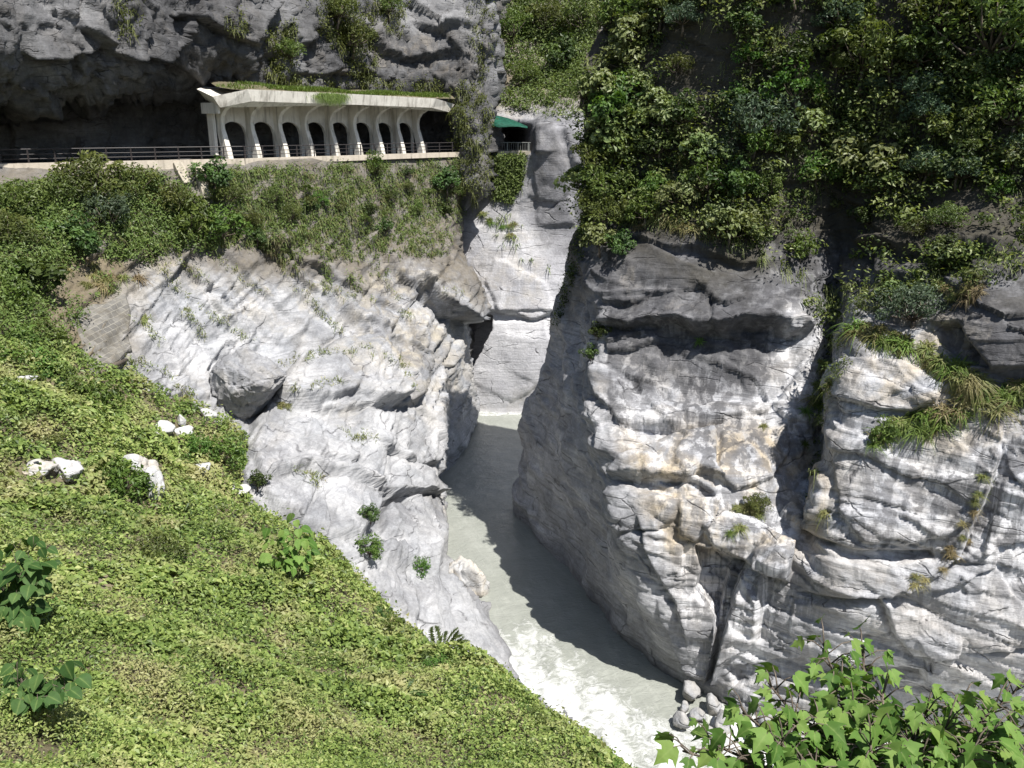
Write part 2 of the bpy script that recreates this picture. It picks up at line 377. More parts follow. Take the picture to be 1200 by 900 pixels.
def d_right(p,px,py,n):
    w=fbm(p*.12,3,5)
    h=p[:,2]+.10*p[:,0]-.12*p[:,1]+1.6*w
    front=smooth(690,740,px+.15*(py-400)*(py>400)*-1)      # bedded front, smooth river face
    out=np.zeros(len(p))
    q=np.stack([p[:,0]+.25*p[:,1],p[:,1]*.8,h],1)+.5*np.stack([fbm(p*.35,2,31),fbm(p*.35,2,32),.6*fbm(p*.35,2,33)],1)
    out+=.30*facet(q*np.array([.12,.12,.4]),1,.8)+.15*facet(q*np.array([.26,.26,1.]),8,.8)+.09*facet(q*np.array([.7,.7,1.9]),15,.9)
    kk=np.floor(h/1.5+.25*w); out+=.10*(_h(kk.astype(np.int64),kk.astype(np.int64)*0,kk.astype(np.int64)*0,5)-.5)+.07*(h/1.5+.25*w-kk-.5)
    out*=(.25+.75*front)
    out+=.35*fbm(p*.10,2,11)+.12*ridged(p*.45,3,12)*(1-front)+.035*fbm(p*2.2,3,15)
    fl=1-front
    sw=p[:,2]*.5+p[:,1]*.35
    wp=1.4*np.stack([fbm(p*.13,2,23),fbm(p*.13,2,24),fbm(p*.13,2,25)],1)
    out+=fl*(.85*ridged(np.stack([p[:,0]*.2,p[:,1]*.12+p[:,2]*.08,p[:,2]*.16-p[:,1]*.10],1)+.35*wp,3,21)+.22*ridged(np.stack([p[:,0]*.5,p[:,1]*.25+p[:,2]*.2,p[:,2]*.75-p[:,1]*.45],1)+.5*wp,3,22)+.10*facet(p*np.array([.8,.5,1.1]),26,.9))
    return out+ledges(px,py,LED)+slabs(px,py,p,SLAB)
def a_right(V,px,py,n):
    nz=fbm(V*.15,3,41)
    hi=smooth(13.5,18.5,V[:,2]+4*nz-5.5*smooth(15,18,V[:,0]))  # upper wall: dark weathering, with the shadow on it painted in too
    face=1-smooth(690,735,px-.35*np.clip(py-480,0,400))  # river face: its shade is put into the rock colour
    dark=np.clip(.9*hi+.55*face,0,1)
    dark=np.maximum(dark,1.0*smooth(22,26,V[:,2]+4*nz))  # top rock darkened further, tree shade included in the colour
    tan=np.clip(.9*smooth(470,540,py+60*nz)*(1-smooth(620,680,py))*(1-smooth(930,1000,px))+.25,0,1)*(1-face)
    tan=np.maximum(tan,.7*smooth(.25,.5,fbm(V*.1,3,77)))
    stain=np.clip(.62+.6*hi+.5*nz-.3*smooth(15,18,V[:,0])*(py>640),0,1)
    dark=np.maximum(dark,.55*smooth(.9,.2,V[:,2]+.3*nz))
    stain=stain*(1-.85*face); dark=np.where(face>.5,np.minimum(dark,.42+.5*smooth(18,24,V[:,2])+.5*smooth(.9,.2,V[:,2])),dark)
    soil=smooth(21.5,25.5,V[:,2]+3.5*nz-2.*smooth(15,18,V[:,0]))  # planted top: earth, plus the near-black shade between plants as colour
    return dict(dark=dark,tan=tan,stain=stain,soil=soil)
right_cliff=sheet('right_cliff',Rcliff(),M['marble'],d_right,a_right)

# ---- left marble bank and the wall under the road
def Lbank():
    rows=[]
    def r(y,*xs): rows.append([P(x,y+(dy[0] if dy else 0),Y=Yv) for (x,Yv,*dy) in xs])
    RZ=30.2
    top=[(-220,0),(0,0),(100,0),(200,0),(285,0),(400,0),(470,0),(520,0),(545,0),(560,0)]
    r(191,(-220,58.5),(0,66.5),(100,70.5),(200,74.5),(285,78,-2),(400,86.5,-7),(470,93.5,-9),(520,98,-11),(545,100,-11),(560,104,-11))
    r(198,(-220,58.3),(0,66.2),(100,70.2),(200,74.2),(285,77.7,-4),(400,86.2,-8),(470,93.2,-9),(520,97.7,-10),(545,100,-10),(560,104,-11))
    r(240,(-220,54),(0,63),(100,67.5),(200,72.5),(285,76,),(400,84),(470,91),(515,95.5),(535,98),(545,106))
    r(290,(-220,49),(0,59),(100,64.5),(200,70),(285,74.5),(400,82),(460,87.5),(505,90),(532,93),(545,106))
    r(340,(-220,45),(0,55),(100,61.5),(200,67.5),(285,72),(400,79),(460,84),(510,87),(548,91),(563,106))
    r(385,(-220,41),(0,50.5),(100,57.5),(200,64.5),(285,69.5),(400,75.5),(460,80),(515,85),(548,91),(560,104))
    r(420,(-220,38.5),(0,48),(100,55),(200,62),(285,67),(400,72.5),(460,77),(510,83),(541,89),(552,103))
    r(450,(-220,36),(0,45.5),(100,52.5),(200,59.5),(285,64.5),(400,69.5),(460,74.5),(510,81.5),(545,90),(556,102))
    r(490,(-220,34),(0,42),(100,49.5),(200,56.5),(285,61),(390,66),(450,70.5),(505,77.5),(553,92),(563,100))
    r(530,(-220,31),(0,39.5),(100,47),(200,53.5),(285,56.8),(380,61.5),(440,66.5),(500,74.5),(539,85),(552,91))
    r(570,(-220,29),(0,37.5),(100,44.5),(200,50.5),(285,53),(370,57.5),(430,62.5),(485,69),(518,77),(534,82))
    r(600,(-220,28),(0,36),(100,42.5),(200,48),(285,50),(360,54),(420,59),(475,65),(511,71),(528,75.5))
    r(640,(-220,27),(0,34),(100,40),(200,45),(300,47.5),(370,50.5),(420,54),(470,58.5),(519,64),(538,67.5))
    r(680,(-220,26),(0,32),(100,38),(200,42.5),(310,45),(390,47),(440,50),(490,53.5),(548,58),(566,62))
    r(720,(-220,25),(0,31),(100,36),(200,40.5),(320,43.5),(410,45),(460,47),(505,49.5),(558,52.8),(580,56.5))
    r(760,(-220,24),(0,30),(100,34.5),(200,39),(330,42),(430,43.5),(480,45),(525,46.5),(585,49),(606,52.5))
    r(800,(-220,23),(0,29),(100,33),(200,37.5),(340,40.5),(450,42),(510,43),(560,44),(612,45.7),(632,48.5))
    r(850,(-220,22),(0,28),(100,32),(200,36.5),(360,39),(480,40),(550,40.8),(610,41.3),(670,41.9),(695,44.5))
    return lattice(rows[::-1],step=1.9)
LEDL=[([(232,355),(262,378),(292,402)],.45,10,7),([(205,300),(255,345),(300,395)],.5,12,7),([(300,280),(340,330),(392,392)],.5,12,8),([(185,330),(215,370),(240,415)],.45,10,8),([(345,300),(390,350),(425,388)],.45,12,8),([(150,350),(180,400),(200,450)],.4,10,8),([(260,330),(300,372),(330,420)],.4,10,7),([(430,345),(470,375),(505,420)],.45,12,8),
 ([(285,285),(330,290),(390,330),(440,345)],.5,18,14),
 ([(300,275),(350,330),(420,380),(470,395)],.4,16,12),
 ([(420,640),(423,612),(440,605),(470,612)],.7,20,8),
 ([(480,335),(520,365),(555,380),(575,375)],.9,26,14),
 ([(430,430),(465,470),(490,500),(500,540)],.4,16,12)]
OUTCROP=[([(280,600),(280,545),(298,500),(320,462),(350,424),(400,404),(470,398),(508,425),(514,500),(504,560),(516,640),(505,682),(400,668),(330,640)],1.35,0,0)]
SLABL=[([(313,470),(330,440),(380,418),(440,412),(478,425),(482,455),(470,478),(440,490),(420,488),(400,470),(360,500),(320,492)],.9,.1,1.2),
 ([(320,470),(335,458),(400,463),(408,480),(395,495),(362,502),(330,495),(315,485)],.7,0,1.6),
 ([(400,492),(415,468),(440,455),(455,462),(450,480),(430,490)],1.0,.4,1.0),
 ([(405,500),(440,497),(475,482),(495,500),(500,530),(488,550),(470,555),(420,540),(400,520)],.7,0,.5),
 ([(285,545),(300,520),(340,508),(390,512),(430,530),(475,560),(490,590),(440,600),(385,585),(340,580),(300,590)],.9,.1,1.0),
 ([(340,535),(385,540),(392,552),(388,566),(350,560)],.5,0,1.6),
 ([(285,590),(330,572),(400,580),(425,600),(424,630),(405,655),(370,655),(330,635)],1.0,0,.3),
 ([(430,625),(440,610),(490,600),(510,640),(520,680),(470,665),(435,650)],1.0,0,.4),
 ([(420,665),(460,662),(520,680),(560,710),(600,770),(590,790),(520,745),(450,715)],.5,0,-.4),
 ([(500,400),(545,395),(552,440),(555,490),(540,520),(515,545),(500,555),(515,500),(505,450)],.5,0,.3),
 ([(450,295),(480,285),(540,320),(556,350),(550,375),(500,355),(460,325)],1.3,.3,1.4),
 ([(180,300),(215,300),(300,390),(290,405),(250,380),(195,340)],.4,-.3,.3),([(235,270),(280,265),(400,395),(380,405),(300,340)],.45,-.4,.4),
 ([(330,300),(360,320),(470,400),(455,405),(370,360)],.4,-.3,.3),([(150,400),(200,380),(245,420),(240,470),(190,470)],.35,0,.3),
 ([(215,340),(250,345),(310,405),(290,410),(250,425),(225,385)],.35,-.3,.4),([(400,330),(440,345),(500,390),(495,420),(440,400),(405,370)],.35,.2,.4),
 ([(320,270),(338,285),(335,305),(322,300)],.6,0,.5),([(440,560),(490,555),(505,590),(495,600),(470,600)],.35,0,.4)]
def d_left(p,px,py,n):
    q=np.stack([p[:,0]*.8+p[:,2]*.45,p[:,1]*.35-p[:,0]*.2,p[:,2]*1.0-p[:,0]*.55-p[:,1]*.25],1)   # inclined foliation
    w=fbm(p*.1,3,51)
    wall=(1-smooth(250,300,py-20*w))
    out=.6*fbm(p*.13,4,52)+.36*ridged(q*np.array([.12,.12,.5]),4,53)+.16*ridged(q*np.array([.4,.4,1.4]),3,54)
    out+=.55*facet(q*np.array([.16,.16,.5]),55,.9)+.26*facet(q*np.array([.42,.42,1.2]),58,.9)+.10*facet(q*np.array([1.1,1.1,2.6]),62,.9)+.04*fbm(p*2,3,59)
    lo=smooth(430,520,py)
    out*=(1-.35*lo)
    edge=smooth(191,215,py)
    return out*(.12+.88*edge)*(1-.5*wall)+ledges(px,py,LEDL)+slabs(px,py,p,SLABL,4.,1.6)+slabs(px,py,p,OUTCROP,5.,5.)
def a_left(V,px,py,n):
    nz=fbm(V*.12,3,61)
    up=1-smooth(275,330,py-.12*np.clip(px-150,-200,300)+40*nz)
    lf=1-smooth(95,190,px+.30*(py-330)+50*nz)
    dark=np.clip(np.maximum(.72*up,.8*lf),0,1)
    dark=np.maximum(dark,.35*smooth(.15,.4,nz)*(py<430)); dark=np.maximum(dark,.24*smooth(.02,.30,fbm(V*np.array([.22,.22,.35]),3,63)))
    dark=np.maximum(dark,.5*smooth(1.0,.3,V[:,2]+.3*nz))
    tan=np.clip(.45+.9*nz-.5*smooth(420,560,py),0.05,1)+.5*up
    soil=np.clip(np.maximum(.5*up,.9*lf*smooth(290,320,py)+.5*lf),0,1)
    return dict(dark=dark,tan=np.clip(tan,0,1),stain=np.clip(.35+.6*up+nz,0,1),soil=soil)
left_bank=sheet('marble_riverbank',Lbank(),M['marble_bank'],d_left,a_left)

# ---- overhanging cliff above the road
def Ucliff():
    rows=[]
    X=[-260,-60,40,110,170,240,300,400,470,520,545,572,582,600]
    Rd=[58,65.5,69.5,72.5,75.5,79,81,89,97,101,103,104,105,110]
    def r(y,off,yo=None):
        yo=yo or [0]*len(X)
        rows.append([P(x,y+b,Y=max(30,q+o)) for x,q,o,b in zip(X,Rd,off,yo)])
    #        -260 -60  40 110 170 240 300 400 470 520 545 572 582 600
    r(-330,[  4,  4,  4,  5,  6,  8, 12, 16, 18, 16, 14, 12, 14, 22])
    r(-140,[  0,  0,  0,  1,  2,  4,  8, 11, 12, 10,  9,  7,  9, 18],[0]*11+[-4,-4,-4])
    r(  0, [ -4, -4, -3, -3, -2,  1,  5,  7,  7,  5,  3,  1,  3, 14],[0]*11+[2,2,2])
    r( 50, [ -4, -4, -3.5,-3.5,-2,1,4.5,6,  5,  3,  0, -1.5, 1.5, 14])
    r( 90, [ -3, -3, -3, -3, -1, 3,  5,  5,  4,  2, -1, -2,  1, 14])
    r(118, [-1.5,-1.5,-1.5, 0, 2.5, 6,  6,  5,  5,  3, -2, -3, 1, 14],[4,4,4,-4,-8,-8,0,0,0,0,0,2,2,2])
    r(134, [ 6,  6,  6,  7,  8,  8,  7,  6,  6,  4, -3, -4,  0, 12],[0,0,0,-5,-14,-14,-4,0,0,0,0,0,0,0])
    r(150, [ 9,  9,  9,  9,  9,  9,  8,  7,  7,  5, -4, -4.5, -1, 12])
    r(175, [ 9,  9,  9,  9,  9,  9,  8,  7,  7,  5, -4.5,-5, -1, 12],[0]*11+[2,0,0])
    r(196, [ 9,  9,  9,  9,  9,  9,  8,  7,  7,  5, -5,-5.5, -1, 12],[0]*10+[0,-2,-8,-8])
    r(215, [ 9,  9,  9,  9,  9,  9,  8,  7,  7,  5, -5.5,-5.5, -1, 12],[0]*10+[4,-4,-14,-14])
    r(240, [ 9,  9,  9,  9,  9,  9,  8,  7,  7,  5, -4,-4, 0, 12],[0]*10+[6,-8,-24,-24])
    return lattice(rows[::-1])
LEDU=[([(0,128),(60,132),(110,126),(135,112)],.9,14,8),([(20,60),(90,72),(140,50)],.9,14,10),([(90,30),(130,60),(190,70),(220,50)],1.0,16,10),
 ([(150,90),(200,80),(250,95)],.7,14,8),([(200,20),(250,30),(300,55)],.9,14,10),([(300,60),(310,25),(330,0)],1.0,10,14),
 ([(420,30),(450,60),(500,70),(540,60)],.8,14,10),([(330,80),(390,90),(450,85)],.6,10,8),([(480,20),(520,40),(560,30)],.8,12,10),([(545,160),(560,180),(575,175)],.6,10,8)]
def d_up(p,px,py,n):
    out=.6*fbm(p*.14,3,71)+1.0*facet(p*np.array([.25,.25,.2]),72,.9)+.5*facet(p*np.array([.55,.55,.42]),74,.9)+.20*facet(p*1.1,76,1.1)+.05*facet(p*np.array([2.4,2.4,1.8]),77,1.1)+.06*ridged(p*.8,3,75)
    return out+ledges(px,py,LEDU)
def a_up(V,px,py,n):
    nz=fbm(V*.15,3,81)
    return dict(dark=np.clip(.62+.8*nz-.35*smooth(380,520,px)*(1-smooth(60,120,py)),0,1),tan=np.clip(.35+nz,0,1),stain=np.clip(.6+nz,0,1))
upper_cliff=sheet('overhanging_cliff',Ucliff(),M['grey_rock'],d_up,a_up)

# ---- far gorge wall with the tunnel
def Far():
    rows=[]
    X=[420,500,540,575,600,628,655,690,720,780]
    def r(y,Ys,yo=None):
        yo=yo or [0]*len(X); rows.append([P(x,y+b,Y=q) for x,q,b in zip(X,Ys,yo)])
    r(-300,[150,148,146,145,145,145,145,144,142,140])
    r(-120,[138,136,134,133,133,133,133,132,130,128])
    r(0,   [128,125,123,121,121,121,121,120,118,115])
    r(70,  [121,119,117,115,115,115,115,113,111,109])
    r(120, [115,113,111,109,109,108,107,106,105,104])
    r(142, [112,110,107,105,105,104.5,102.5,102.5,102,101])
    r(146.5,[112,110,107,105.5,105.5,104,101.8,102,102,101])
    r(152, [112,110,112,114,114,103,101.2,102,102,101])
    r(170, [112,110,112,114,114,101.5,100.8,101.5,102,101])
    r(176.5,[112,110,112,114,114,101,100.6,101.5,101,100])
    r(179, [112,110,103.5,103.2,103,101.3,100.6,101.5,101,100])
    r(200, [112,110,103.5,103,102.5,101.5,100.6,101.2,101,100])
    r(238, [110,108,103,102.2,101.8,101.5,101,101,100,100])
    r(270, [108,106,102,101,100.8,101,101,101,100,100])
    r(320, [106,104,101,99.8,99.5,99.5,99.5,99.5,99,98])
    r(366, [104,102,100,99,98.8,98.8,98.8,98.8,98,97])
    r(400, [103,101,99.7,98.5,98.2,98,98,98,97,97])
    r(450, [102,100,99,98.2,98,97.6,97.6,97.6,97,97])
    r(484, [102,99.8,98.3,98,97.7,97.7,97.7,97.7,97,97])
    r(500, [99,96.5,95.5,95.2,95,95,95,95,95,95])
    return lattice(rows[::-1],step=2.0)
LEDF=[([(560,374),(580,368),(620,370),(660,364)],.4,20,12)]
SLABF=[([(560,372),(574,372),(577,386),(562,412),(548,436),(536,430),(536,380)],-5,0,0),([(626,150),(650,148),(664,172),(668,205),(640,200),(628,180)],.0,0,0),([(622,148),(652,146),(664,200),(672,262),(632,264)],.35,.3,0),([(660,150),(694,152),(694,205),(672,192)],.5,-.3,.2),
 ([(580,300),(640,330),(650,362),(585,364),(570,330)],.3,0,.2),([(545,380),(640,375),(650,440),(600,470),(556,450)],.2,.2,0)]
def d_far(p,px,py,n):
    k=((px>570)&(px<630)&(py>146)&(py<180))
    out=.7*fbm(p*.12,4,91)+.32*facet(p*np.array([.2,.2,.3]),92,.8)+.12*facet(p*np.array([.6,.6,.8]),94,.8)+.12*ridged(p*.5,4,93)
    top=1-smooth(120,150,py)
    out=out*(.6+1.2*top)
    return np.where(k,0,out*(.5+.5*smooth(300,200,py))+ledges(px,py,LEDF)+slabs(px,py,p,SLABF))
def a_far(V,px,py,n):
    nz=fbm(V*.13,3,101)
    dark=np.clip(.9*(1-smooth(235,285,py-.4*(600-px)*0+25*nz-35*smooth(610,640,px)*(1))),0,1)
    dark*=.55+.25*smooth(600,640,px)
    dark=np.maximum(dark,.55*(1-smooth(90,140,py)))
    dark=np.where((px>565)&(px<632)&(py>140)&(py<179),1,dark)  # tunnel mouth: darkness of the recess painted onto the rock
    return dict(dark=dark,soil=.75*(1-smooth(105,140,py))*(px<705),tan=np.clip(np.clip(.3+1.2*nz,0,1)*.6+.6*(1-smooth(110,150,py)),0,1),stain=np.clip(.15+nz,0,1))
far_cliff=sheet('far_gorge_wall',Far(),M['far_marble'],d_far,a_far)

# ---- near green bank (height field)
EDGE=[(286,575,50),(330,622,45),(405,668,41.5),(450,712,35),(500,752,30.5),(600,812,25.5),(700,880,20.5),(750,912,18.5)]
cps=[P(*a) for a in [(-150,380,42),(0,400,48),(100,430,51),(200,482,54),(270,505,56),(275,560,51),(0,500,38),(100,505,42),(200,555,47),(300,606,46),
 (-150,600,24),(0,600,29),(100,605,33),(200,605,39),(0,752,16),(150,752,18.5),(300,755,22),(0,905,9),(200,905,11),(400,905,13),(600,908,15.5),(400,750,25.5),(500,852,18.5),(-200,905,8),(-200,750,13)]]
cps=[c-np.array([0,0,.35]) for c in cps]
for i,e in enumerate(EDGE):
    q=P(*e)-np.array([0,0,.55]); cps.append(q)
    cps.append(q+np.array([.7,.5,-2.0])); cps.append(q+np.array([1.9,1.4,-5.5])); cps.append(q+np.array([3.8,2.6,-11.])); cps.append(q+np.array([6,4,-16]) if i>0 else q+np.array([6,5,-9]))
cps+= [np.array(q,float) for q in [(-14,-4,31.3),(0,-4,31.3),(12,-4,31.3),(-14,1.0,31.2),(-4,1.0,31.2),(0,1.2,31.2),(6,1.2,31.2),(12,1.2,30.5),(-3,4,28.3),(0,4,28.),(3,4,28),(6,4,27.5),(12,4,26),(2,8,24.2),(6,8,22.5),(10,8,20),(10,14,13),(6,14,17.5),(14,16,4),(12,24,0),(16,30,-3),(9,32,-3),(18,12,8),(20,5,22),(-30,10,30),(-30,0,32),(-40,30,31),(-50,50,30),(-30,20,25)]]
CP=np.array(cps); 
def rbf(ctrl,vals,eps=1.5):
    D=np.sqrt(((ctrl[:,None]-ctrl[None])**2).sum(-1)+eps**2); n=len(ctrl)
    Am=np.zeros((n+3,n+3)); Am[:n,:n]=-D+np.eye(n)*.02; Am[:n,n]=1; Am[:n,n+1:]=ctrl; Am[n:,:n]=Am[:n,n:].T
    s=np.linalg.solve(Am,np.concatenate([vals,[0,0,0]]))
    def f(q):
        o=[]
        for c in np.array_split(q,max(1,len(q)//20000)):
            d=np.sqrt(((c[:,None]-ctrl[None])**2).sum(-1)+eps**2); o.append(-d@s[:n]+s[n]+c@s[n+1:])
        return np.concatenate(o)
    return f
_z=rbf(CP[:,:2],CP[:,2])
def ground_z(xy):
    z=_z(xy); p=np.stack([xy[:,0],xy[:,1],z*0],1)
    return z+.45*fbm(p*.22,3,111)+.22*fbm(p*.8,3,113)
gx=np.arange(-62,22,.35); gy=np.arange(-5,62,.35)
GX,GY=np.meshgrid(gx,gy); xy=np.stack([GX.ravel(),GY.ravel()],1); gz=ground_z(xy)
idx=np.arange(len(xy)).reshape(GX.shape)
Fc=np.stack([idx[:-1,:-1],idx[:-1,1:],idx[1:,1:],idx[1:,:-1]],-1).reshape(-1,4)
nzv=np.zeros(len(xy))
me=mesh_np('green_bank',np.column_stack([xy,gz]),Fc,M['soil'],dict(dark=nzv+.1,tan=nzv+.4,stain=nzv,soil=nzv))
green_bank=link('green_bank',me); green_bank['kind']='structure'

# ---- river
g=G('silty_water')
fo=g.attr('foam'); cs=g.coord((1,1,1)); fn=g.noise(cs,1.3,9,.7,1.5)
fm=g.math('ADD',g.math('MULTIPLY',g.math('SUBTRACT',fn,.5),3.6),g.math('SUBTRACT',g.math('MULTIPLY',fo,2.0),1.05),True)
base=g.mix(g.ramp(g.noise(cs,.25,4),[(.3,0),(.7,1)]),(.225,.237,.212),(.275,.287,.26))
rc=g.coord((1,1,1),(0,0,-.356)); fl=g.noise(g.coord((1.7,.30,1),src=rc),1.0,6,.65,1.4)
base=g.mix(g.ramp(fl,[(.52,0),(.70,.55)]),base,(.32,.33,.30))
colr=g.mix(fm,base,(.58,.59,.585))
hb=g.math('ADD',g.noise(g.coord((1.0,1.9,1),src=rc),1.25,6,.62,1.3),g.math('MULTIPLY',fm,.5))
M['water']=g.out(colr,g.math('ADD',g.math('MULTIPLY',fm,.4),.18),hb,.55,.2,.4)
wx=np.arange(-14,46,.17); wy=np.arange(8,112,.24)
WX,WY=np.meshgrid(wx,wy); p=np.stack([WX.ravel(),WY.ravel(),WX.ravel()*0],1)
pxw,pyw,_=proj(p)
# distance along/ across the chute: foam builds up downstream and along the left shore
left=np.interp(p[:,1],[38,47,55,63,70,80,90,98],[6.5,0,-2.2,-4.5,-6.5,-6.0,-5.4,-4.6])
rgt=np.interp(p[:,1],[38,42,45.5,55,66,71,98],[19,13.8,10.6,6.3,2.9,.6,2])
acr=np.clip((p[:,0]-left)/(rgt-left),0,1)
down=smooth(62,44,p[:,1])
foam=down*(.25+.75*smooth(.75,.15,acr))*smooth(63,47,p[:,1]+8*acr-2+3*fbm(p*.3,2,121))
foam=np.maximum(foam,.95*smooth(43.5,40.5,p[:,1]-.25*p[:,0]+1.5))
stk=fbm(np.stack([p[:,0]*1.2+p[:,1]*.3,p[:,1]*.22-p[:,0]*.1,p[:,2]],1),4,123)
foam=np.clip(foam*.78+.42*stk*smooth(62,52,p[:,1])+.10+.0*stk,0,1); foam=np.maximum(foam,.75*smooth(96.4,97.0,p[:,1]))
hz=.035*fbm(np.stack([p[:,0]*.9,p[:,1]*1.3,p[:,2]],1),3,125)+foam*(.22*ridged(p*.7,4,127)+.1*fbm(p*2,2,128))
p[:,2]=hz
idx=np.arange(len(p)).reshape(WX.shape)
Fc=np.stack([idx[:-1,:-1],idx[:-1,1:],idx[1:,1:],idx[1:,:-1]],-1).reshape(-1,4)
river=link('river',mesh_np('river',p,Fc,M['water'],dict(foam=foam))); river['kind']='structure'

# ------------------------------------------------------------------ looking things up on the terrain
bpy.context.view_layer.update(); dg=bpy.context.evaluated_depsgraph_get()
ORG=Vector((0,0,CAMZ))
def hit(px,py):
    ok,loc,nr,i,ob,_=scene.ray_cast(dg,ORG,Vector(ray(px,py)).normalized())
    if not ok: return None
    return np.array(loc),np.array(nr),ob.name
def inpoly(x,y,poly):
    c=False; n=len(poly)
    for i in range(n):
        x1,y1=poly[i]; x2,y2=poly[(i+1)%n]
        if (y1>y)!=(y2>y) and x<(x2-x1)*(y-y1)/(y2-y1)+x1: c=not c
    return c
def scatter(poly,n,names=None,dens=None):
    """points of the terrain inside an outline"""
    P_=np.array(poly,float); lo=P_.min(0); hi=P_.max(0); L=[];Nn=[];PX=[]
    for _ in range(n):
        x=random.uniform(lo[0],hi[0]); y=random.uniform(lo[1],hi[1])
        if not inpoly(x,y,poly): continue
        if dens and random.random()>dens(x,y): continue
        h=hit(x,y)
        if h is None or (names and h[2] not in names): continue
        L.append(h[0]);Nn.append(h[1]);PX.append((x,y))
    return np.array(L),np.array(Nn),np.array(PX)

# ------------------------------------------------------------------ foliage geometry
def unit(a): return a/(np.linalg.norm(a,axis=-1,keepdims=True)+1e-9)
def leaves(c,n,size,asp=.55,axis=None,fold=.18,rnd=None):
    """one folded kite per leaf -> verts, faces, rnd"""
    k=len(c); n=unit(n)
    a=rng.normal(size=(k,3)) if axis is None else axis+.35*rng.normal(size=(k,3))
    a=unit(a-n*(a*n).sum(1,keepdims=True)); b=np.cross(n,a); s=np.asarray(size).reshape(-1,1)*np.ones((k,1))
    v0=c-a*s*.5; v2=c+a*s*.5-n*s*.12; m=c-a*s*.06+n*s*fold*.5
    v1=m+b*s*asp*.5; v3=m-b*s*asp*.5
    V=np.stack([v0,v1,v2,v3],1).reshape(-1,3); Fq=np.arange(4*k).reshape(k,4)
    r=rng.random(k) if rnd is None else rnd
    return V,Fq,np.repeat(r,4)
def blades(c,d,L,w,droop=.6,seg=3,rnd=None):
    """grass blades: arching tapered strips (as quads)"""
    k=len(c); d=unit(d); L=np.asarray(L).reshape(-1,1)*np.ones((k,1)); side=unit(np.cross(d,np.array([0,0,1.])+.2*rng.normal(size=(k,3))))
    rows=[]
    for i in range(seg+1):
        t=i/seg; p=c+d*L*t; p=p-np.array([0,0,1.])*L*droop*t*t
        ww=w*(1-.85*t); rows.append(np.stack([p-side*ww,p+side*ww],1))
    V=np.stack(rows,1).reshape(-1,3); base=np.arange(k)[:,None]*2*(seg+1)
    fq=[]
    for i in range(seg): fq.append(np.concatenate([base+2*i,base+2*i+1,base+2*i+3,base+2*i+2],1))
    Fq=np.stack(fq,1).reshape(-1,4); r=rng.random(k) if rnd is None else rnd
    return V,Fq,np.repeat(r,2*(seg+1))
class Cloud:
    def __init__(s): s.V=[];s.F=[];s.R=[];s.n=0
    def add(s,t):
        V,Fq,r=t; s.V.append(V);s.F.append(Fq+s.n);s.R.append(r);s.n+=len(V)
    def mesh(s,name,mat): return mesh_np(name,np.concatenate(s.V),np.concatenate(s.F),mat,dict(rnd=np.concatenate(s.R)),False)
    def build(s,name,mat,parent=None): return link(name,s.mesh(name,mat),parent)

def leaf_mat(name,cols,trans=.35,rough=.5,patch=None,spec=.35,pscale=.35):
    g=G(name); r=g.attr('rnd')
    oi=N(g.nt,'ShaderNodeObjectInfo'); n=len(cols)
    c=g.ramp(r,[(i/(n-1),q) for i,q in enumerate(cols)])
    hs=N(g.nt,'ShaderNodeHueSaturation'); 
    g.l.new(g.math('ADD',g.math('MULTIPLY',oi.outputs['Random'],.05),.475),hs.inputs['Hue'])
    g.l.new(g.math('ADD',g.math('MULTIPLY',oi.outputs['Random'],.5),.75),hs.inputs['Value']); g.l.new(c,hs.inputs['Color'])
    c=hs.outputs[0]
    if patch:
        ge=N(g.nt,'ShaderNodeNewGeometry')
        c=g.mix(g.ramp(g.noise(ge.outputs['Position'],pscale,5,.65),[(.5,0),(.66,.85)]),c,patch)
    return g.out(c,rough,None,spec=spec,trans=trans)
M['cover']=leaf_mat('ground_cover_leaf',[(.05,.085,.022),(.125,.19,.045),(.22,.295,.075),(.36,.40,.15)],.3,.5,(.33,.31,.15))
M['leaf_green']=leaf_mat('green_leaf',[(.03,.052,.013),(.055,.09,.022),(.09,.135,.035)],.3)
M['leaf_bright']=leaf_mat('bright_leaf',[(.055,.10,.02),(.095,.155,.03),(.15,.21,.05)],.35)
M['leaf_grey']=leaf_mat('grey_green_leaf',[(.05,.08,.045),(.08,.12,.07),(.12,.17,.10)],.25)
M['leaf_pale']=leaf_mat('pale_leaf',[(.07,.10,.03),(.14,.18,.06),(.24,.28,.13)],.3)
M['leaf_olive']=leaf_mat('olive_leaf',[(.05,.07,.017),(.095,.125,.03),(.16,.19,.055)],.3)
M['cliff_leaf']=leaf_mat('cliff_leaf',[(.014,.028,.006),(.045,.085,.018),(.14,.20,.05),(.30,.36,.14)],.38,.5,(.09,.10,.035))
M['wall_grass']=leaf_mat('wall_grass',[(.05,.075,.02),(.09,.125,.032),(.15,.18,.05),(.20,.19,.085)],.25,.6,(.13,.11,.06))
M['grass']=leaf_mat('grass_blade',[(.08,.10,.025),(.13,.16,.04),(.19,.20,.07),(.25,.22,.11)],.3,.6,(.20,.17,.08))
M['grass_green']=leaf_mat('green_grass_blade',[(.07,.11,.02),(.11,.17,.03),(.16,.22,.05)],.3,.6)
M['grass_dry']=leaf_mat('dry_grass_blade',[(.16,.13,.06),(.24,.20,.10),(.30,.27,.15)],.3,.7)
g=G('bark'); M['bark']=g.out(g.ramp(g.noise(g.coord((6,6,1.2)),2,6),[(.3,(.05,.04,.03)),(.7,(.17,.14,.11))]),.9,g.noise(g.coord((8,8,1)),3,5),.5,.05)

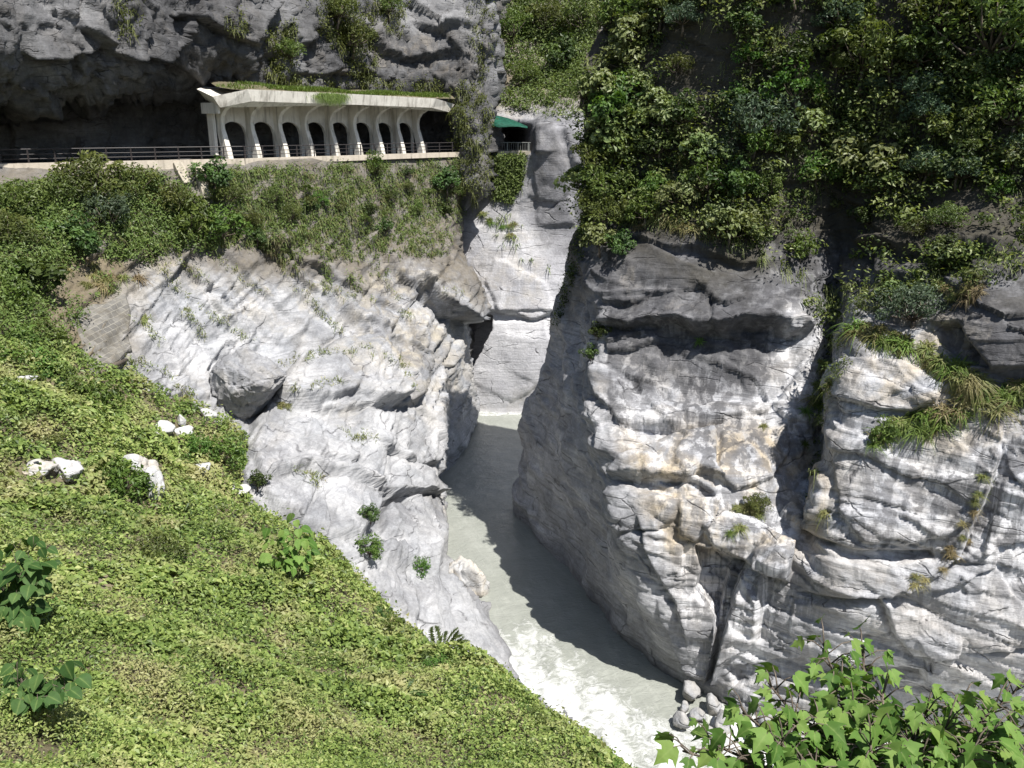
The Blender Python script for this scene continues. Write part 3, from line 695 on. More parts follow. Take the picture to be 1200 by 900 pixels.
# ------------------------------------------------------------------ concrete, gallery, railings
def conc(name,a,b,stain=.5):
    g=G(name); oc=g.coord()
    c=g.mix(g.ramp(g.noise(oc,.7,7,.65),[(.35,0),(.65,1)]),a,b)
    s=g.ramp(g.noise(g.coord((1.8,1.8,.14)),1.2,6,.65),[(.5,0),(.66,1)])
    c=g.mix(g.math('MULTIPLY',s,stain),c,(.16,.14,.11))
    return g.out(c,.9,g.noise(oc,6,6,.6),.35,.05,.2)
M['concrete']=conc('concrete',(.72,.69,.62),(.56,.53,.47),.6)
M['old_concrete']=conc('old_concrete',(.42,.38,.31),(.30,.27,.22),.6)
M['kerb']=conc('kerb_concrete',(.54,.48,.40),(.44,.39,.32),.45)
g=G('rail_paint'); M['rail']=g.out((.035,.03,.03),.5)
g=G('pale_rail_paint'); M['rail_pale']=g.out(g.ramp(g.noise(g.coord(),8,4),[(.3,(.16,.17,.16)),(.7,(.26,.27,.25))]),.6)
g=G('asphalt'); M['asphalt']=g.out(g.ramp(g.noise(g.coord(),9,6),[(.3,.035),(.7,.06)]),.9)
RZ=30.25
EDGE_PX=[(-220,58.6),(-100,62.3),(0,66.6),(100,70.6),(200,74.6),(285,78.1),(340,82.2),(400,86.4),(470,93.2),(520,97.8),(548,100.3)]
def on_z(px,Y,z):
    # point of given depth and height whose column is px
    lo,hi=-200,1200
    for _ in range(50):
        m=(lo+hi)/2
        if P(px,m,Y=Y)[2]>z: lo=m
        else: hi=m
    return P(px,lo,Y=Y)
edge=[on_z(x,Y,RZ) for x,Y in EDGE_PX]
def dirs(pts):
    out=[]
    for i in range(len(pts)):
        t=pts[min(i+1,len(pts)-1)]-pts[max(i-1,0)]; t[2]=0; t=t/np.linalg.norm(t); out.append((t,np.array([t[1],-t[0],0])))
    return out
def along(pts,step):
    res=[]; carry=0
    for a,b in zip(pts[:-1],pts[1:]):
        L=np.linalg.norm(b-a); s=carry
        while s<L: res.append(a+(b-a)*s/L); s+=step
        carry=s-L
    return res
ED=dirs(edge)
V=[];Fq=[]
for p,(t,n) in zip(edge,ED):
    V+=[p-n*.1+np.array([0,0,.0]),p-n*11]
Fq=[(2*i,2*i+1,2*i+3,2*i+2) for i in range(len(edge)-1)]
far_road=[P(545,178,Y=103.2),P(640,176,Y=101.5)]
o=link('road',mesh_np('road',np.array(V),np.array(Fq),M['asphalt'])); o['kind']='structure'
def strip(mb,pts,n0,n1,z0,z1):
    D=dirs(pts); vs=[]
    for p,(t,n) in zip(pts,D):
        for (nn,zz) in ((n0,z0),(n1,z0),(n1,z1),(n0,z1)): vs.append(p+n*nn+np.array([0,0,zz]))
    fs=[]
    for i in range(len(pts)-1):
        for k in range(4): fs.append((4*i+k,4*i+(k+1)%4,4*i+4+(k+1)%4,4*i+4+k))
    m=4*(len(pts)-1); fs+=[(3,2,1,0),(m,m+1,m+2,m+3)]
    mb.add(vs,fs)
mb=MB(); strip(mb,edge[:6],-.25,.35,-.8,.16); strip(mb,edge[5:],-.25,.30,-.35,.158)
tag(mb.build('kerb_wall',M['kerb']),'pale tan concrete kerb wall along the road edge under the dark railing','kerb wall')
def railing(pts,label,mat,h=1.05,step=1.9,off=.05,base=.16,rails=(.98,.62,.3),balus=None):
    r=link('railing',None); r.location=Vector(pts[0]); bpy.context.view_layer.update(); o0=np.array(pts[0])
    tag(r,label,'railing')
    pts=[p-o0 for p in pts]; D=dirs(pts); Q=[p+n*off for p,(t,n) in zip(pts,D)]
    for hh in rails:
        m=MB(); m.tube([p+np.array([0,0,base+hh*h]) for p in Q],.045 if hh>.9 else .03,6); m.build('rail',mat,r)
    ps=along(Q,step)
    for p in ps:
        m=MB(); m.box(p+np.array([0,0,base+h/2]),(.05,0,0),(0,.05,0),(0,0,h/2)); m.build('post',mat,r,bevel=.01)
    if balus:
        m=MB()
        for p in along(Q,balus): m.tube([p+np.array([0,0,base+.1]),p+np.array([0,0,base+h*.95])],.022,5)
        m.build('baluster_panel',mat,r)
    return r
railing(edge,'long dark metal railing running on the kerb wall from the cave to the gallery',M['rail'])

# gallery: local frame, s along the row of pillars, n out over the river
O=np.array([-24.9,78.2,RZ]); S=np.array([.605,.796,0]); S/=np.linalg.norm(S); Nn_=np.array([S[1],-S[0],0])
def Lc(s,n,z): return S*s+Nn_*n+np.array([0,0,z])
gal=link('rock_shed',None); gal.location=Vector(O); tag(gal,'cream concrete avalanche gallery with a row of curved pillars under a grassy roof','gallery')
BAY=3.13
front=[(.05,0),(-.10,.8),(-.42,1.8),(-.72,2.6),(-.78,3.2),(-.62,3.75),(-.2,4.2),(.55,4.55),(1.35,4.78)]
back=[(-.8,0),(-.95,.8),(-1.25,1.8),(-1.5,2.6),(-1.6,3.2),(-1.6,3.75),(-1.6,4.3),(-1.6,4.85),(-1.6,5.3)]
top=[(1.35,4.95)]
for k in range(9):
    s0=k*BAY; m=MB(); vs=[]
    for (f,b) in zip(front,back):
        w=.27-.06*min(1,f[1]/3.5)
        for ss,(nn,zz) in ((-w,f),(w,f),(w,b),(-w,b)): vs.append(Lc(s0+ss,nn,zz))
    fs=[]; L=len(front)
    for i in range(L-1):
        for q in range(4): fs.append((4*i+q,4*i+(q+1)%4,4*i+4+(q+1)%4,4*i+4+q))
    fs+=[(3,2,1,0),tuple(4*(L-1)+q for q in range(4))]
    m.add(vs,fs); m.build('pillar',M['concrete'],gal,bevel=.05)
# wall of arches behind the pillars
for k in range(8):
    s0=k*BAY; m=MB(); a0=.20; w=BAY-2*a0; z0=2.15; zc=3.3; n0,n1=-1.5,-1.8
    arc=[(a0+w*i/14, z0+(zc-z0)*math.sqrt(max(0,1-(2*i/14-1)**2))) for i in range(15)]
    pts=[(0,0),(a0,0)]+arc+[(a0+w,0),(BAY,0)]
    for i in range(len(pts)-1):
        (x1,z1),(x2,z2)=pts[i],pts[i+1]
        if z1==0 and z2==0 or abs(x2-x1)>1e-6:
            m.add([Lc(s0+x1,n,z) for (x1,z,n) in ((x1,z1,n0),(x2,z2,n0),(x2,5.2,n0),(x1,5.2,n0))],[(0,1,2,3)])
        m.add([Lc(s0+q[0],n,q[1]) for q,n in ((pts[i],n0),(pts[i],n1),(pts[i+1],n1),(pts[i+1],n0))],[(0,1,2,3)])
    m.add([Lc(s0,n1+.03,5.2),Lc(s0+BAY,n1+.03,5.2),Lc(s0+BAY,n1+.03,3.3),Lc(s0,n1+.03,3.3)],[(0,1,2,3)])
    m.build('arch',M['concrete'],gal)
# roof slab
low=[(-.6,-2.1,5.15),(-1.25,.9,4.42),(1.4,1.75,4.98),(14,1.75,4.93),(24.5,1.75,4.85),(28.2,1.0,4.45),(29.0,-6,5.2),(14,-6,5.35),(2.2,-6,5.35)]
up_=[(-1.3,-2.2,6.0),(-1.9,.9,5.3),(.9,1.95,5.95),(14,1.95,5.9),(25,1.95,5.8),(29.2,1.0,5.3),(29.5,-6,6.3),(14,-6,6.6),(2.0,-6,6.4)]
m=MB(); nL=len(low); m.add([Lc(*q) for q in low]+[Lc(*q) for q in up_],[tuple(range(nL))[::-1],tuple(range(nL,2*nL))]+[(i,(i+1)%nL,nL+(i+1)%nL,nL+i) for i in range(nL)])
roof=m.build('roof',M['concrete'],gal)
m=MB(); m.box(Lc(-1.0,-.9,4.4),Nn_*1.2,S*.12,(0,0,.45)); m.box(Lc(-.55,-1.6,2.6),Nn_*.4,S*.15,(0,0,2.2)); m.build('end_bracket',M['concrete'],gal)
# soil and grass lying on the roof
def mound(s,n): return 5.88+(1.95-n)*.10+smooth(0,3,s)*smooth(1.85,.9,n)*(.22+.10*math.sin(s*.7)+.10*math.sin(s*.23+1))-.004*s
m=MB(); ns=60; nn=[1.62,1.2,.6,-.5,-2,-4.5]
vs=[Lc(s_*(1-i/ns)+28.6*i/ns,q,mound(s_*(1-i/ns)+28.6*i/ns,q)) for i in range(ns+1) for q,s_ in zip(nn,(-.5,-.4,-.3,-.1,.5,1.6))]
m.add(vs,[(i*6+j,i*6+j+1,i*6+j+7,i*6+j+6) for i in range(ns) for j in range(5)])
mo=m.build('roof_soil',M['soil'],gal,True)
cl=Cloud(); k=9000
ss=rng.random(k)*28; nn_=1.45-3.3*rng.random(k)**1.4
zz=np.array([mound(a,b) for a,b in zip(ss,nn_)])
c=O+S*ss[:,None]+Nn_*nn_[:,None]+np.array([0,0,1.])*(zz[:,None])
keep=(ss>3.5)|(rng.random(k)<.35); c=c[keep]
dd=np.array([0,0,1.])+.35*rng.normal(size=c.shape)+Nn_*.25
cl.add(blades(c,dd,.22+.30*rng.random(len(c)),.035,.35))
k2=700; ss=10.2+.9*rng.normal(size=k2); c2=O+S*ss[:,None]+Nn_*1.9+np.array([0,0,1.])*(5.95-.5*rng.random((k2,1)))
cl.add(blades(c2,Nn_+.4*rng.normal(size=(k2,3)),.5,.03,1.2))
tag(cl.build('roof_grass',M['grass_green']),'green grass growing along the gallery roof','grass',kind='stuff')

# tunnel mouth: ledge, railing, green net
tun=[P(570,178.3,Y=103.6),P(596,177.6,Y=102.9),P(622,177,Y=101.9)]
z0=np.mean([q[2] for q in tun]); tun=[np.array([q[0],q[1],z0]) for q in tun]
mb=MB(); strip(mb,tun,-1.2,.35,-.35,.05); tag(mb.build('tunnel_ledge',M['kerb']),'short pale concrete ledge in front of the dark tunnel mouth','ledge')
railing(tun,'short pale railing across the dark tunnel mouth below the green net',M['rail_pale'],1.0,1.3,.1,.05,(.97,.1),.28)
g=G('green_net'); M['net']=g.out(g.ramp(g.noise(g.coord((1,1,1)),3,4),[(.3,(.006,.05,.032)),(.7,(.02,.13,.085))]),.7,trans=.3)
rows_=[[P(574,134,Y=104),P(584,136,Y=104),P(596,139,Y=103.6),P(606,143,Y=103),P(618,148.5,Y=102.2)],
       [P(575,141,Y=102.6),P(585,143,Y=102.4),P(597,145,Y=102),P(607,147,Y=101.8),P(618,149.5,Y=101.2)],
       [P(576,147.5,Y=101.6),P(585,149.5,Y=101.4),P(597,148.8,Y=101.2),P(607,148.6,Y=101),P(618,150.5,Y=100.8)]]
V=np.array(rows_).reshape(-1,3); Fq=np.array([(i*5+j,i*5+j+1,i*5+j+6,i*5+j+5) for i in range(2) for j in range(4)])
o=link('net',mesh_np('net',V,Fq,M['net'])); so_=o.modifiers.new('thick','SOLIDIFY'); so_.thickness=.05
tag(o,'green safety net hung over the tunnel mouth','net')

# concrete strips running down the wall, stone facing, log, sign
def wall_strip(pts,w,label,mat):
    c=[]
    for x,y in pts:
        h=hit(x,y); c.append(h[0]+h[1]*.12)
    c=np.array(c); m=MB()
    for a,b in zip(c[:-1],c[1:]):
        t=b-a; n=np.array([.75,-.62,.2]); sd=unit(np.cross(t,n)); n=unit(np.cross(sd,t))
        m.box((a+b)/2,t*.52,sd*w,n*.22)
    tag(m.build('drain_chute',mat,bevel=.05),label,'drain')
wall_strip([(208,191),(213,203),(220,216)],.42,'pale concrete drain chute below the railing left of the gallery',M['old_concrete'])
wall_strip([(232,195),(238,212),(243,232)],.5,'brown stained concrete rib beside the pale drain chute',M['old_concrete'])
g=G('stone_facing'); bk=N(g.nt,'ShaderNodeTexBrick'); bk.inputs['Scale'].default_value=1.0; bk.inputs['Brick Width'].default_value=.7; bk.inputs['Row Height'].default_value=.4; bk.inputs['Mortar Size'].default_value=.03
bk.inputs['Color1'].default_value=(.13,.125,.115,1); bk.inputs['Color2'].default_value=(.22,.21,.19,1); bk.inputs['Mortar'].default_value=(.27,.255,.22,1)
g.l.new(g.coord(),bk.inputs['Vector']); oc=g.coord()
cc=g.mix(g.ramp(g.noise(oc,.5,7,.7),[(.46,0),(.62,.6)]),bk.outputs['Color'],(.10,.085,.06)); cc=g.mix(.5,cc,g.ramp(g.noise(oc,2.5,6,.7),[(.3,.3),(.7,1)]),'MULTIPLY')
M['facing']=g.out(cc,.9,g.math('ADD',bk.outputs['Fac'],g.noise(oc,3,6,.7)),.5,.08)
h0=hit(80,368); h1=hit(150,344); h2=hit(153,414); h3=hit(108,443)
if all((h0,h1,h2,h3)):
    c0=(h0[0]+h1[0]+h2[0]+h3[0])/4; ax=unit(h2[0]-h3[0]+h1[0]-h0[0]); ay=unit(h0[0]-h3[0]+h1[0]-h2[0]); az_=unit(np.cross(ax,ay)); ay=np.cross(az_,ax)
    Mx=Matrix([[*r] for r in np.column_stack([ax,ay,az_]).tolist()]).to_4x4(); Mx.translation=Vector(c0)
    k=22; cr=np.array([[108,443],[153,414],[150,344],[80,368]],float); W=np.zeros((k+1,k+1,3))
    for i in range(k+1):
        for j in range(k+1):
            a,b=i/k,j/k; q=[(1-a)*(1-b),a*(1-b),a*b,(1-a)*b]; x,y=sum(w_*c for w_,c in zip(q,cr))
            x+=3.5*math.sin(9*b+2)*((i==0)+(i==k)); y+=4*math.sin(13*a)*((j==0)+(j==k)); W[i,j]=hit(x,y)[0]
    W=blur(W,1)-c0; vs=np.stack([W@ax,W@ay,W@az_+.10],-1).reshape(-1,3)
    mb=MB(); mb.add(vs,[(i*(k+1)+j,(i+1)*(k+1)+j,(i+1)*(k+1)+j+1,i*(k+1)+j+1) for i in range(k) for j in range(k)])
    o=mb.build('stone_facing',M['facing'],smoothf=True); o.matrix_world=Mx; sm=o.modifiers.new('t','SOLIDIFY'); sm.thickness=.35; sm.offset=-1
    tag(o,'dark weathered blockwork facing on the slope above the green bank','retaining wall')
a=hit(116,441); b=hit(148,425)
if a and b:
    m=MB(); pa=a[0]+a[1]*.2; pb=b[0]+b[1]*.25; m.tube([pa,pa*.6+pb*.4+[0,0,.08],pb],[.16,.2,.14],8)
    tag(m.build('fallen_log',M['bark'],smoothf=True),'dark fallen log at the foot of the stone facing','log')

# ------------------------------------------------------------------ boulders
def ico(sub):
    import bmesh
    bm=bmesh.new(); bmesh.ops.create_icosphere(bm,subdivisions=sub,radius=1); bm.verts.ensure_lookup_table()
    V=np.array([v.co[:] for v in bm.verts]); Fq=np.array([[v.index for v in f.verts] for f in bm.faces]); bm.free(); return V,Fq
ICO={3:ico(3),4:ico(4),5:ico(5)}
def boulder(name,center,size,label,mat='marble_bank',seed=0,sub=4,planes=None,rot=0,group=None,cat='boulder',dark=0.,tan=.3,rough=1.7):
    r_=np.random.default_rng(seed); D,Fq=ICO[sub]
    if planes is None:
        pn=unit(r_.normal(size=(10,3))); pd=.5+.42*r_.random(10)
    else:
        pn=unit(np.array([q[:3] for q in planes],float)); pd=np.array([q[3] for q in planes])
    dots=np.clip(D@pn.T,1e-3,None); rr=np.minimum((pd/dots),1.25); k=30
    rad=-np.log(np.exp(-k*rr).sum(1)+math.exp(-k*1.2))/k
    V=D*rad[:,None]
    V=V+D*(rough*(.08*fbm(V*1.6+seed,3,seed)+.05*facet(V*3+seed,seed+3,.9)+.02*fbm(V*7,2,seed+9)))[:,None]
    c,s=math.cos(rot),math.sin(rot)
    V=(V*np.array(size))@np.array([[c,s,0],[-s,c,0],[0,0,1]])
    me=mesh_np(name,V,Fq,M[mat],dict(dark=np.full(len(V),dark),tan=np.full(len(V),tan),stain=np.full(len(V),.25),soil=np.zeros(len(V))))
    o=link(name,me); o.location=Vector(center); return tag(o,label,cat,group)
import bmesh
bm=bmesh.new(); ctr=P(290,455,Y=61.5)
for q in [(247,433,61.3),(262,420,61.8),(290,409,62.3),(312,420,61.6),(334,441,61.2),(319,456,59.8),(284,499,60.3),(266,495,60.4),(252,475,60.8),(272,461,58.9),(301,450,58.8),(282,436,59.4),(255,428,65),(325,428,65),(292,412,65.5),(285,485,64.5),(322,470,64.5)]:
    bm.verts.new(P(*q[:2],Y=q[2])-ctr)
r_=bmesh.ops.convex_hull(bm,input=bm.verts); bmesh.ops.delete(bm,geom=list(set(r_['geom_interior']+r_['geom_unused'])),context='VERTS') if (r_['geom_interior'] or r_['geom_unused']) else None
bmesh.ops.triangulate(bm,faces=bm.faces)
for _ in range(5): bmesh.ops.subdivide_edges(bm,edges=bm.edges,cuts=1,use_grid_fill=True)
bmesh.ops.triangulate(bm,faces=bm.faces); bm.normal_update(); bm.verts.ensure_lookup_table()
V=np.array([q.co[:] for q in bm.verts]); nv=unit(V); Fq=np.array([[q.index for q in f.verts] for f in bm.faces]); bm.free()
V=V+nv*(.10*fbm(V*.9,4,7)+.22*facet(V*np.array([.6,.6,.8]),9,.9)+.10*facet(V*1.7,10,.9)+.03*fbm(V*4,2,11))[:,None]
z_=np.zeros(len(V)); o=link('boulder',mesh_np('boulder',V,Fq,M['marble_bank'],dict(dark=z_+.22,tan=z_+.3,stain=z_+.5,soil=z_))); o.location=Vector(ctr)
tag(o,'huge angular grey boulder propped against the marble bank','boulder')
def rock_at(px,py,w,h,label,seed,mat='white_rock',tan=.15,cat='rock',group=None,Y=None,sink=.12,asp=1.,name='rock',sub=4,rot=0):
    p=P(px,py,Y=Y) if Y else hit(px,py)[0]
    d=proj(p)[2]; sx=w*.5*d/F; sz=h*.5*d/F
    return boulder(name,p+np.array([0,0,sz*(1-2*sink)]),(sx,sx*asp,max(sz*1.15,sx*.35)),label,mat,seed,sub,None,rot,group,cat,0,tan)
rock_at(82,560,42,26,'white rock lying on the bare patch at the left of the green bank',11)
rock_at(166,560,46,34,'tan flat topped slab in the green bank right of the white rock',12,tan=1.)
rock_at(185,584,28,40,'white block leaning against the tan slab in the green bank',13,tan=0)
rock_at(192,507,22,16,'leftmost of the three small white rocks left of the huge boulder',14)
rock_at(214,499,14,16,'upper right one of the three small white rocks left of the huge boulder',15)
rock_at(216,511,22,13,'lower right one of the three small white rocks left of the huge boulder',16)
rock_at(245,493,20,16,'small white rock at the shaded foot of the huge boulder',17)
rock_at(234,555,28,14,'low pale rock in the grass below the huge boulder',18)
rock_at(280,578,24,10,'flat white rock at the edge of the marble slabs',19)
rock_at(22,450,40,10,'flat pale rock at the left edge of the green bank',20)
rock_at(46,556,50,18,'low broken pale stone beside the white rock on the bare patch',21,tan=.9)
rock_at(142,668,9,7,'tiny white stone in the leaves of the near green bank',22)
rock_at(548,684,52,58,'rounded white boulder standing in the river at the foot of the marble bank',23,Y=57.2,tan=.6,sink=.45,asp=1.1,sub=5,name='boulder',cat='boulder')
bl=[(808,812,28,24),(836,826,24,18),(852,815,20,14),(822,802,12,10),(874,815,18,13),(797,846,24,16),(846,848,34,20),(818,838,18,12),(892,830,22,14),(868,836,18,14),(830,858,20,12),(905,850,30,18),(935,862,36,22),(985,872,40,22),(880,862,22,14),(802,828,14,12)]
for i,(x,y,w_,h_) in enumerate(bl):
    p=P(x,y+h_*.3,z=.15)
    rock_at(x,y+h_*.3,w_,h_,'pale rounded rock among those piled at the foot of the right cliff',40+i,mat='marble_bank',tan=.6,Y=p[1],group='rocks piled at the foot of the right cliff',sub=3,rot=i*1.3)
far_set={'right_cliff','marble_riverbank','overhanging_cliff','far_gorge_wall','green_bank'}
# ------------------------------------------------------------------ ground cover on the near bank
def bank_cover():
    Z=gz.reshape(GX.shape); cx=(GX[:-1,:-1]+.175).ravel(); cy=(GY[:-1,:-1]+.175).ravel()
    z4=(Z[:-1,:-1]+Z[1:,:-1]+Z[:-1,1:]+Z[1:,1:]).ravel()/4
    nx=-((Z[:-1,1:]-Z[:-1,:-1])/.35).ravel(); ny=-((Z[1:,:-1]-Z[:-1,:-1])/.35).ravel()
    p=np.stack([cx,cy,z4],1); px,py,d=proj(p); n=np.stack([nx,ny,np.ones(len(nx))],1); area=.35**2*np.linalg.norm(n,axis=1); n=unit(n)
    m=(px>-160)&(px<1250)&(py>330)&(py<1020)&(z4>-.5)&(d>4)
    view=unit(np.array([0,0,CAMZ])-p); cosv=np.clip((view*n).sum(1),.22,1)
    lam=np.where(m,np.minimum(.55*area*cosv*(F/np.maximum(d,4))**2,900),0); cnt=rng.poisson(lam)
    ii=np.repeat(np.arange(len(cnt)),cnt); jx=rng.random(len(ii))*.35-.175; jy=rng.random(len(ii))*.35-.175
    p=p[ii]+np.stack([jx,jy,-(nx[ii]*jx+ny[ii]*jy)],1); n=n[ii]; px,py,d=proj(p)
    acc=np.ones(len(p))
    lump=fbm(p*np.array([.55,.55,0]),3,201); big=fbm(p*np.array([.16,.16,0]),3,203)
    bare=np.zeros(len(p))
    for (bx,by,rx,ry) in ((55,556,48,24),(285,822,22,16),(165,640,26,12),(60,450,40,8),(255,805,16,10),(1,905,30,20),(60,885,25,12),(125,690,25,12),(205,690,14,10),(150,585,30,20),(172,566,30,26),(204,508,30,16),(84,560,28,18),(245,494,16,10)):
        bare=np.maximum(bare,np.exp(-(((px-bx)/rx)**2+((py-by)/ry)**2)))
    acc*=1-np.clip(bare*1.25-.1+.5*lump*bare,0,.96)
    acc*=np.clip(.85+.7*lump,.25,1.)
    u=rng.random(len(p))<acc; p=p[u];d=d[u];n=n[u];lump=lump[u];big=big[u]
    k=len(p); far_=smooth(22,45,d)
    ch=(.14+.50*np.clip(lump+.40,0,1))*(1+.8*far_)
    hgt=ch*rng.random(k)**.6
    q=p+n*.3*hgt[:,None]+np.array([0,0,1.])*(.8*hgt)[:,None]
    nn=n+.62*rng.normal(size=(k,3))+np.array([.15,-.2,.45]); 
    s=.0050*d*(.5+.9*rng.random(k)**1.5)*(1+.75*smooth(-.05,.3,fbm(p*np.array([.35,.35,0]),3,207))); s=np.clip(s,.05,.40)
    r=np.clip(.46+.42*big+.20*rng.normal(size=k)+.25*(hgt/ch-.6)-.06*far_,0,1)
    c=Cloud(); c.add(leaves(q,nn,s,.62,None,.2,r))
    # taller shoots standing out of the mat
    sel=rng.random(k)<.02+.06*smooth(0,.35,lump); qs=p[sel]; hs=(.25+.55*rng.random(sel.sum()))*(1+.7*far_[sel])
    for t in (.35,.5,.65,.8,.92,1.0):
        j=qs+np.array([0,0,1.])*(hs*t)[:,None]*1.0+rng.normal(size=qs.shape)*.06*(1+far_[sel])[:,None]
        c.add(leaves(j,rng.normal(size=j.shape)*.7+np.array([0,0,.8]),np.clip(.0052*d[sel]*(.7+.6*rng.random(len(j))),.06,.3),.5,None,.2,np.clip(.35+.25*rng.normal(size=len(j)),0,1)))
    print('cover leaves',c.n//4)
    tag(c.build('ground_cover',M['cover']),'low yellow green leafy ground cover matting the near bank','ground cover',kind='stuff')
bank_cover()

# ------------------------------------------------------------------ massed vegetation on the rock (nobody could count it)
def clumps(L,Nn,PXs,rad,nl,size,asp=.5,up=.6,flat=.7,rfun=None,out=.5,cl=None):
    cl=cl or Cloud()
    for i in range(len(L)):
        d=L[i][1]; R_=rad*(.5+.9*random.random()); k=max(4,int(nl*(.6+.8*random.random())))
        v=rng.normal(size=(k,3)); v=unit(v)*(rng.random((k,1))**.4)
        c=L[i]+Nn[i]*R_*out+v*np.array([R_,R_,R_*flat])
        n=v+np.array([.12,-.2,up])+.45*rng.normal(size=(k,3))
        base=random.random() if rfun is None else rfun(PXs[i])
        cl.add(leaves(c,n,size*(.6+.8*rng.random(k)),asp,None,.2,np.clip(base+.2*rng.normal(size=k)+.18*v[:,2],0,1)))
    return cl
def hang(L,Nn,n,length,w,droop,cl,spread=.35,upw=.35,r0=.5):
    for i in range(len(L)):
        k=int(n*(.5+random.random())); c=L[i]+.22*length*rng.normal(size=(k,3))
        d=Nn[i]*.7+np.array([0,-.15,upw])+spread*rng.normal(size=(k,3))
        cl.add(blades(c,d,length*(.5+.8*rng.random(k)),w,droop,3,np.clip(r0+.25*random.gauss(0,1)+.15*rng.normal(size=k),0,1)))
    return cl
RP=[(672,-140),(1330,-140),(1330,330),(1200,318),(1145,335),(1075,352),(1040,372),(1000,395),(975,430),(958,380),(930,335),(880,300),(840,292),(800,268),(760,268),(735,285),(700,290),(686,268)]
def rdens(x,y):
    v=vnoise(np.array([[x*.016,y*.016,3.3]]),5)[0]+.5*vnoise(np.array([[x*.04,y*.04,1.3]]),6)[0]
    dk=math.exp(-(((x-835)/55)**2+((y-70)/50)**2))+.8*math.exp(-(((x-1000)/60)**2+((y-275)/25)**2))+.6*math.exp(-(((x-905)/45)**2+((y-300)/25)**2))
    return max(0.05,min(1,.62+.75*v-1.1*dk))
L,Nn,PX=scatter(RP,7500,{'right_cliff'},rdens)
s_=rng.random(len(L))<.35
cl=clumps(L[~s_],Nn[~s_],PX[~s_],.7,18,.22,.5,.5,.75,lambda q:.12+.45*random.random()**1.5,.5)  # inner clumps toned darker: shade of the gaps put into leaf colour
cl=clumps(L[s_],Nn[s_],PX[s_],1.0,34,.27,.55,.9,.55,lambda q:.25+.65*random.random()**1.3,1.1,cl)  # outer clumps toned lighter, sunlight put into leaf colour
L,Nn,PX=scatter(RP,1100,{'right_cliff'},rdens)
hang(L,Nn,16,.75,.022,1.1,cl,r0=.75)
LOW=[(676,270),(700,262),(760,262),(840,285),(900,300),(975,380),(1010,370),(1075,340),(1200,310),(1330,320),(1330,300),(1200,290),(1075,315),(960,340),(900,280),(840,255),(760,235),(700,235)]
L,Nn,PX=scatter(LOW,650,{'right_cliff'})
clumps(L[::2],Nn[::2],PX[::2],.5,16,.2,.45,.4,1.1,lambda q:.3+.4*random.random(),.4,cl)
hang(L,Nn,20,.95,.022,1.3,cl,r0=.8)
# vine curtain down the river side edge and the gully
ED_=[(684,160),(692,280),(672,330),(655,385),(648,382),(664,320),(678,270),(676,160)]
L,Nn,PX=scatter(ED_,520,{'right_cliff'})
cl=clumps(L,Nn,PX,.42,22,.15,.5,.4,1.0,lambda q:.1+.3*random.random(),.4,cl)
GU=[(985,400),(1005,400),(978,470),(965,520),(948,600),(940,600),(952,500),(970,430)]
L,Nn,PX=scatter(GU,260,{'right_cliff'},lambda x,y:.55)
cl=clumps(L,Nn,PX,.36,18,.15,.45,.5,.9,lambda q:.4+.3*random.random(),.6,cl); hang(L,Nn,9,.7,.02,1.0,cl)
tag(cl.build('cliff_vegetation',M['cliff_leaf']),'dense shaded greenery and hanging creepers covering the upper right cliff','vegetation',kind='stuff')

WP=[(-170,222),(60,220),(90,208),(150,205),(230,202),(300,196),(540,186),(548,200),(540,270),(520,300),(470,300),(440,345),(390,345),(345,312),(295,288),(235,288),(182,292),(165,330),(150,345),(95,352),(60,420),(-170,430)]
def wdens(x,y):
    v=vnoise(np.array([[x*.05,y*.018,.7]]),15)[0]+.6*vnoise(np.array([[x*.11,y*.05,2.7]]),16)[0]
    base=.95 if x<190 else .95
    if 225<x<245 and y<235: base=.1
    if 195<x<225 and y<225: base=.15
    if y>300 and x>55: base=.12+.1*(y<325)
    return max(0,min(1,base+.75*v))
L,Nn,PX=scatter(WP,13500,{'marble_riverbank'},wdens)
left_m=PX[:,0]<235+20*np.sin(PX[:,1]*.2)
cl=clumps(L[left_m],Nn[left_m],PX[left_m],.85,20,.24,.5,.6,.75,lambda q:.35+.35*random.random(),.5)
mid=~left_m
s_=rng.random(mid.sum())<.75
cl=clumps(L[mid][s_],Nn[mid][s_],PX[mid][s_],.6,13,.22,.4,.5,1.0,lambda q:.4+.35*random.random(),.3,cl)
w2=Cloud(); hang(L[mid],Nn[mid],9,.5,.045,1.0,w2,.8,r0=.5)
hang(L[left_m][::3],Nn[left_m][::3],9,1.0,.035,1.0,w2,r0=.6)
tag(w2.build('wall_grass',M['wall_grass']),'dull olive and straw grass hanging down the wall under the gallery','grass',kind='stuff')
tag(cl.build('wall_vegetation',M['leaf_olive']),'leafy green scrub and creepers on the slope and wall under the road','vegetation',kind='stuff')

